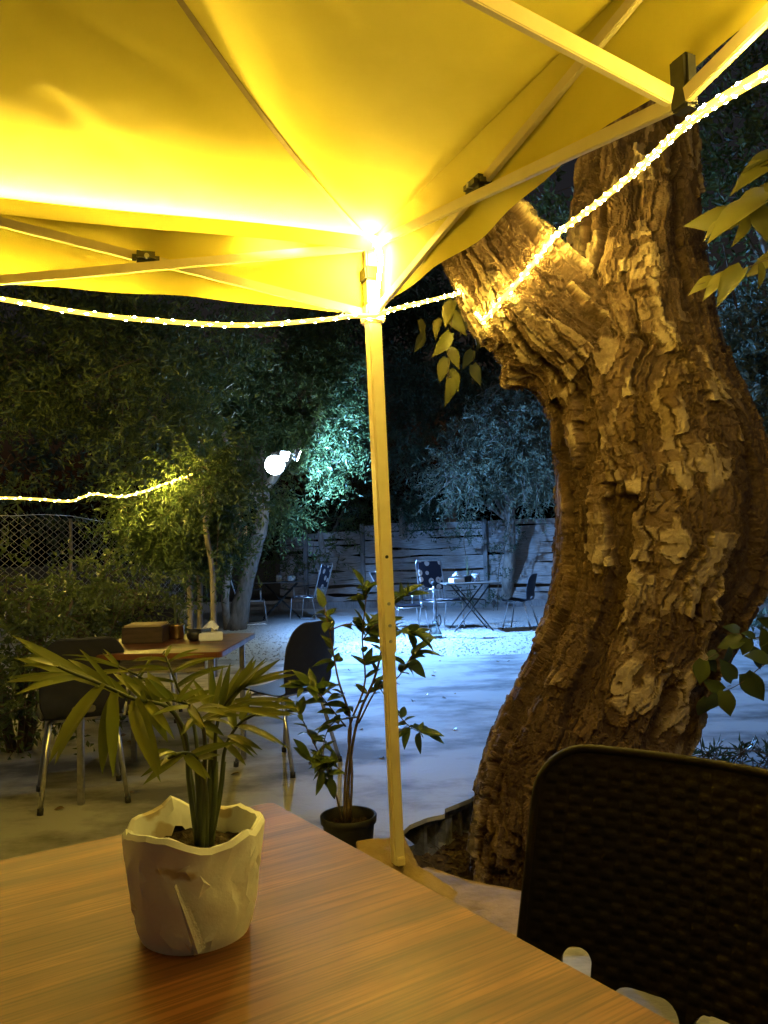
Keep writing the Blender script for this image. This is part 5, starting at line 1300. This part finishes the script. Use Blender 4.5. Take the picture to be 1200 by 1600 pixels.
frond2([(316, 1322, -.02), (320, 1210, -.03), (318, 1140, -.05), (300, 1105, -.07), (262, 1092, -.08)],
  [(318, 1135, 400, 1092, -.05, -.07, 15, .22), (314, 1125, 384, 1104, -.05, -.08, 16, .22), (306, 1112, 360, 1120, -.06, -.1, 17, .22), (300, 1106, 246, 1112, -.07, -.1, 16, .2), (290, 1100, 336, 1086, -.07, -.06, 15, .2), (280, 1096, 318, 1075, -.08, -.06, 14, .15), (270, 1094, 240, 1070, -.08, -.07, 17, .15), (262, 1092, 226, 1066, -.08, -.07, 18, .12), (310, 1118, 282, 1150, -.06, -.1, 16, .2), (316, 1130, 350, 1150, -.05, -.09, 16, .2), (296, 1104, 318, 1140, -.07, -.12, 17, .2)])
for (x0, y0, x1, y1) in ((314, 1320, 306, 1180), (322, 1322, 330, 1170), (328, 1318, 338, 1190), (310, 1322, 318, 1190)):
    part('cane', MB().tube([at(x0, y0, PY), at((x0+x1)/2+2, (y0+y1)/2, PY), at(x1, y1, PY)], [.0045, .004, .003], 7), 'grass_blade', palm, True)
# thin dry stalk with curled brown tip
part('dry_stalk', MB().tube(spline([at(330, 1320, PY-.01), at(345, 1250, PY-.01), at(352, 1190, PY)], 10), .0012, 5), 'grass_blade', palm, True)

# ================================================================== WOVEN CHAIR
tl_c = gnd(872, 1163, .86)
c_tl = at(880, 1152, 1.40); c_tr = at(1215, 1218, 1.165)
bx_ = (c_tr-c_tl); bx_.z = 0; bx_.normalize()            # along the backrest
bn_ = Vector((bx_.y, -bx_.x, 0)); 
if bn_.dot(Vector((-.7, -.7, 0))) < 0: bn_ = -bn_          # towards the table
WCW = .50; zt = (c_tl.z+c_tr.z)/2
cc = c_tl+bx_*(WCW/2-.012); cc.z = 0
wc = empty('woven_chair', cc, 0, 'dark brown woven-pattern plastic chair tucked at the near table', 'chair')
BH = zt-.40
lowl = at(806, 1500, 1.27)
def bpos(U, V):
    # U 0..1 across, V 0..1 from seat to top
    x = (U-.5)*WCW*(1.0-.0*V)
    z = .40+BH*V; lean_ = 0
    curve = .05*(1-((U-.5)*2)**2)
    n_ = -curve-lean_*-1*0+(.13*(1-V))
    base_ = np.array(cc)[None]+np.array(bx_)[None]*x[:, None]+np.array(bn_)[None]*(n_+.05)[:, None]
    base_[:, 2] = z; return base_
def rbox(x, y, hx, hy, r): return np.hypot(np.maximum(np.abs(x)-hx+r, 0), np.maximum(np.abs(y)-hy+r, 0))-r + np.minimum(np.maximum(np.abs(x)-hx+r, np.abs(y)-hy+r), 0)
def bsdf(U, V):
    x = (U-.5)*WCW; y = (V-.5)*BH
    out = rbox(x, y+.06, WCW/2, BH/2+.06, .075)
    s = np.full(len(U), 9.)
    for (xc, hx) in ((-WCW/2+.085, .023), (-WCW/2+.19, .052), (WCW/2-.19, .052), (WCW/2-.085, .023)):
        s = np.minimum(s, rbox(x-xc, y+BH/2-.095, hx, .088 if hx < .03 else .052, hx*.9 if hx < .03 else .03))
    return np.maximum(out, -s)
V, F = sdf_grid(221, 181, bpos, bsdf); 
# weave relief: strips go over and under
x = (V-np.array(cc)) @ np.array(bx_); zc = V[:, 2]
cw, chh = .020, .0145
iu = np.floor(x/cw); iv = np.floor(zc/chh); fu = x/cw-iu; fv = zc/chh-iv; par = (iu+iv) % 2
hz_ = np.where(par < .5, np.sin(np.pi*fu)**.5*np.sin(np.pi*fv)**.35, .35*np.sin(np.pi*fu)**.35*(np.sin(np.pi*fv)**.6))
edge = np.clip((np.array(cc)[2]+zt-zc)/.03, 0, 1)*np.clip((WCW*.5-np.abs(x))/.02, 0, 1)
N = grid_normals(V, F)
if (N @ np.array(bn_)).mean() < 0: N = -N; F = F[:, ::-1]
V2, F2 = solid(V, F, N, .010); nn = len(V)
V2[:nn] += N*(hz_*.0022*np.clip(edge, 0, 1))[:, None]; V2[nn:] -= N*(hz_*.003*np.clip(edge, 0, 1))[:, None]
put('backrest', mk_mesh('backrest', to_local(V2, wc), F2, 'weave_plastic', True), wc)
# rounded rim around the outline
def rim_pts():
    out = []; r = .075
    for k in range(14): out.append((-WCW/2, .10+(BH-.10-r)*k/14))
    for k in range(10):
        a = math.pi-math.pi/2*k/9; out.append((-WCW/2+r+r*math.cos(a), BH-r+r*math.sin(a)))
    for k in range(1, 14): out.append((-WCW/2+r+(WCW-2*r)*k/14, BH))
    for k in range(10):
        a = math.pi/2-math.pi/2*k/9; out.append((WCW/2-r+r*math.cos(a), BH-r+r*math.sin(a)))
    for k in range(14): out.append((WCW/2, BH-r-(BH-.10-r)*(k+1)/14))
    xy = np.array(out); return bpos(xy[:, 0]/WCW+.5, xy[:, 1]/BH)
part('rim', MB().tube([Vector(q) for q in rim_pts()], .0085, 8), 'weave_plastic', wc, True)
# seat shell
def spos(U, V):
    x = (U-.5)*.46; y = .20+.44*V-.02
    P = np.array(cc)[None]+np.array(bx_)[None]*x[:, None]+np.array(bn_)[None]*y[:, None]; P[:, 2] = .42+.02*V+.015*((U-.5)*2)**2-.012*np.sin(np.pi*V); return P
V, F = sdf_grid(60, 60, spos, lambda U, V: rbox((U-.5)*.46, (V-.5)*.44, .23, .22, .06)); N = grid_normals(V, F); V2, F2 = solid(V, F, N, .012)
put('seat', mk_mesh('seat', to_local(V2, wc), F2, 'weave_plastic', True), wc)
for sx in (-1, 1):
    for (y0, y1) in ((.24, .10), (.56, .62)):
        a = cc+bx_*sx*.19+bn_*y0+Vector((0, 0, .42)); b = cc+bx_*sx*.22+bn_*y1
        part('leg', MB().tube([a, b], [.020, .014], 10), 'weave_plastic', wc, True)

# ================================================================== litter in the pit
rg = random.Random(5)
LM = leaf_shape('fallen_leaf', .05, .03, 'leaf_dry', droop=.3, fold=.4)
PSB = BVHTree.FromPolygons([tuple(v.co) for v in bpy.data.objects['tree_pit_soil'].data.vertices], [tuple(p.vertices) for p in bpy.data.objects['tree_pit_soil'].data.polygons])
def pz(x, y):
    h = PSB.ray_cast(Vector((x, y, 2)), Vector((0, 0, -1))); return h[0].z if h[0] else None
o = pebbles(900, (.0, 1.3), (2.75, 4.0), .008, .03, 6, pz, 'soil_clods', 'soil'); tag(o, 'reddish brown soil clods and bark crumbs round the tree foot', 'soil', kind='stuff')
tm = MB()
for k in range(160):
    x, y = rg.uniform(.05, 1.2), rg.uniform(2.8, 3.9); z = pz(x, y)
    a = rg.uniform(0, 6.28); L = rg.uniform(.04, .16); p = Vector((x, y, z+.012)); tm.tube([p, p+Vector((math.cos(a)*L*.5, math.sin(a)*L*.5, .015)), p+Vector((math.cos(a+.3)*L, math.sin(a+.3)*L, rg.uniform(0, .03)))], [.002, .0018, .001], 4)
o = solo('twig_litter', tm, 'twig', 'dry twigs littering the soil round the tree foot', 'twigs', kind='stuff')
lv = [tuple(v.co) for v in LM.vertices]; lf = [tuple(p.vertices) for p in LM.polygons]; lm_ = MB()
for k in range(40):
    x, y = rg.uniform(.08, 1.0), rg.uniform(2.85, 3.8); z = pz(x, y)
    fm = frame_mat((x, y, z+.02), (rg.gauss(0, 1), rg.gauss(0, 1), rg.gauss(0, .2)), (rg.gauss(0, .3), rg.gauss(0, .3), 1), rg.uniform(.6, 1.2)); lm_.add([fm @ Vector(q) for q in lv], lf)
for k in range(110):
    x, y = rg.uniform(-2.2, 3.6), rg.uniform(3.9, 13.5)
    if .2 < x < 3.6 and y < 4.7: continue
    z = max(0.0 if y < 9.3 else -1, gz(x, y) if y > 8.8 else -1)
    fm = frame_mat((x, y, z+.006), (rg.gauss(0, 1), rg.gauss(0, 1), 0), (rg.gauss(0, .15), rg.gauss(0, .15), 1), rg.uniform(.5, 1.3)); lm_.add([fm @ Vector(q) for q in lv], lf)
solo('leaf_litter', lm_, 'leaf_dry', 'dry fallen leaves littering the floor and the soil round the tree', 'leaves', kind='stuff')
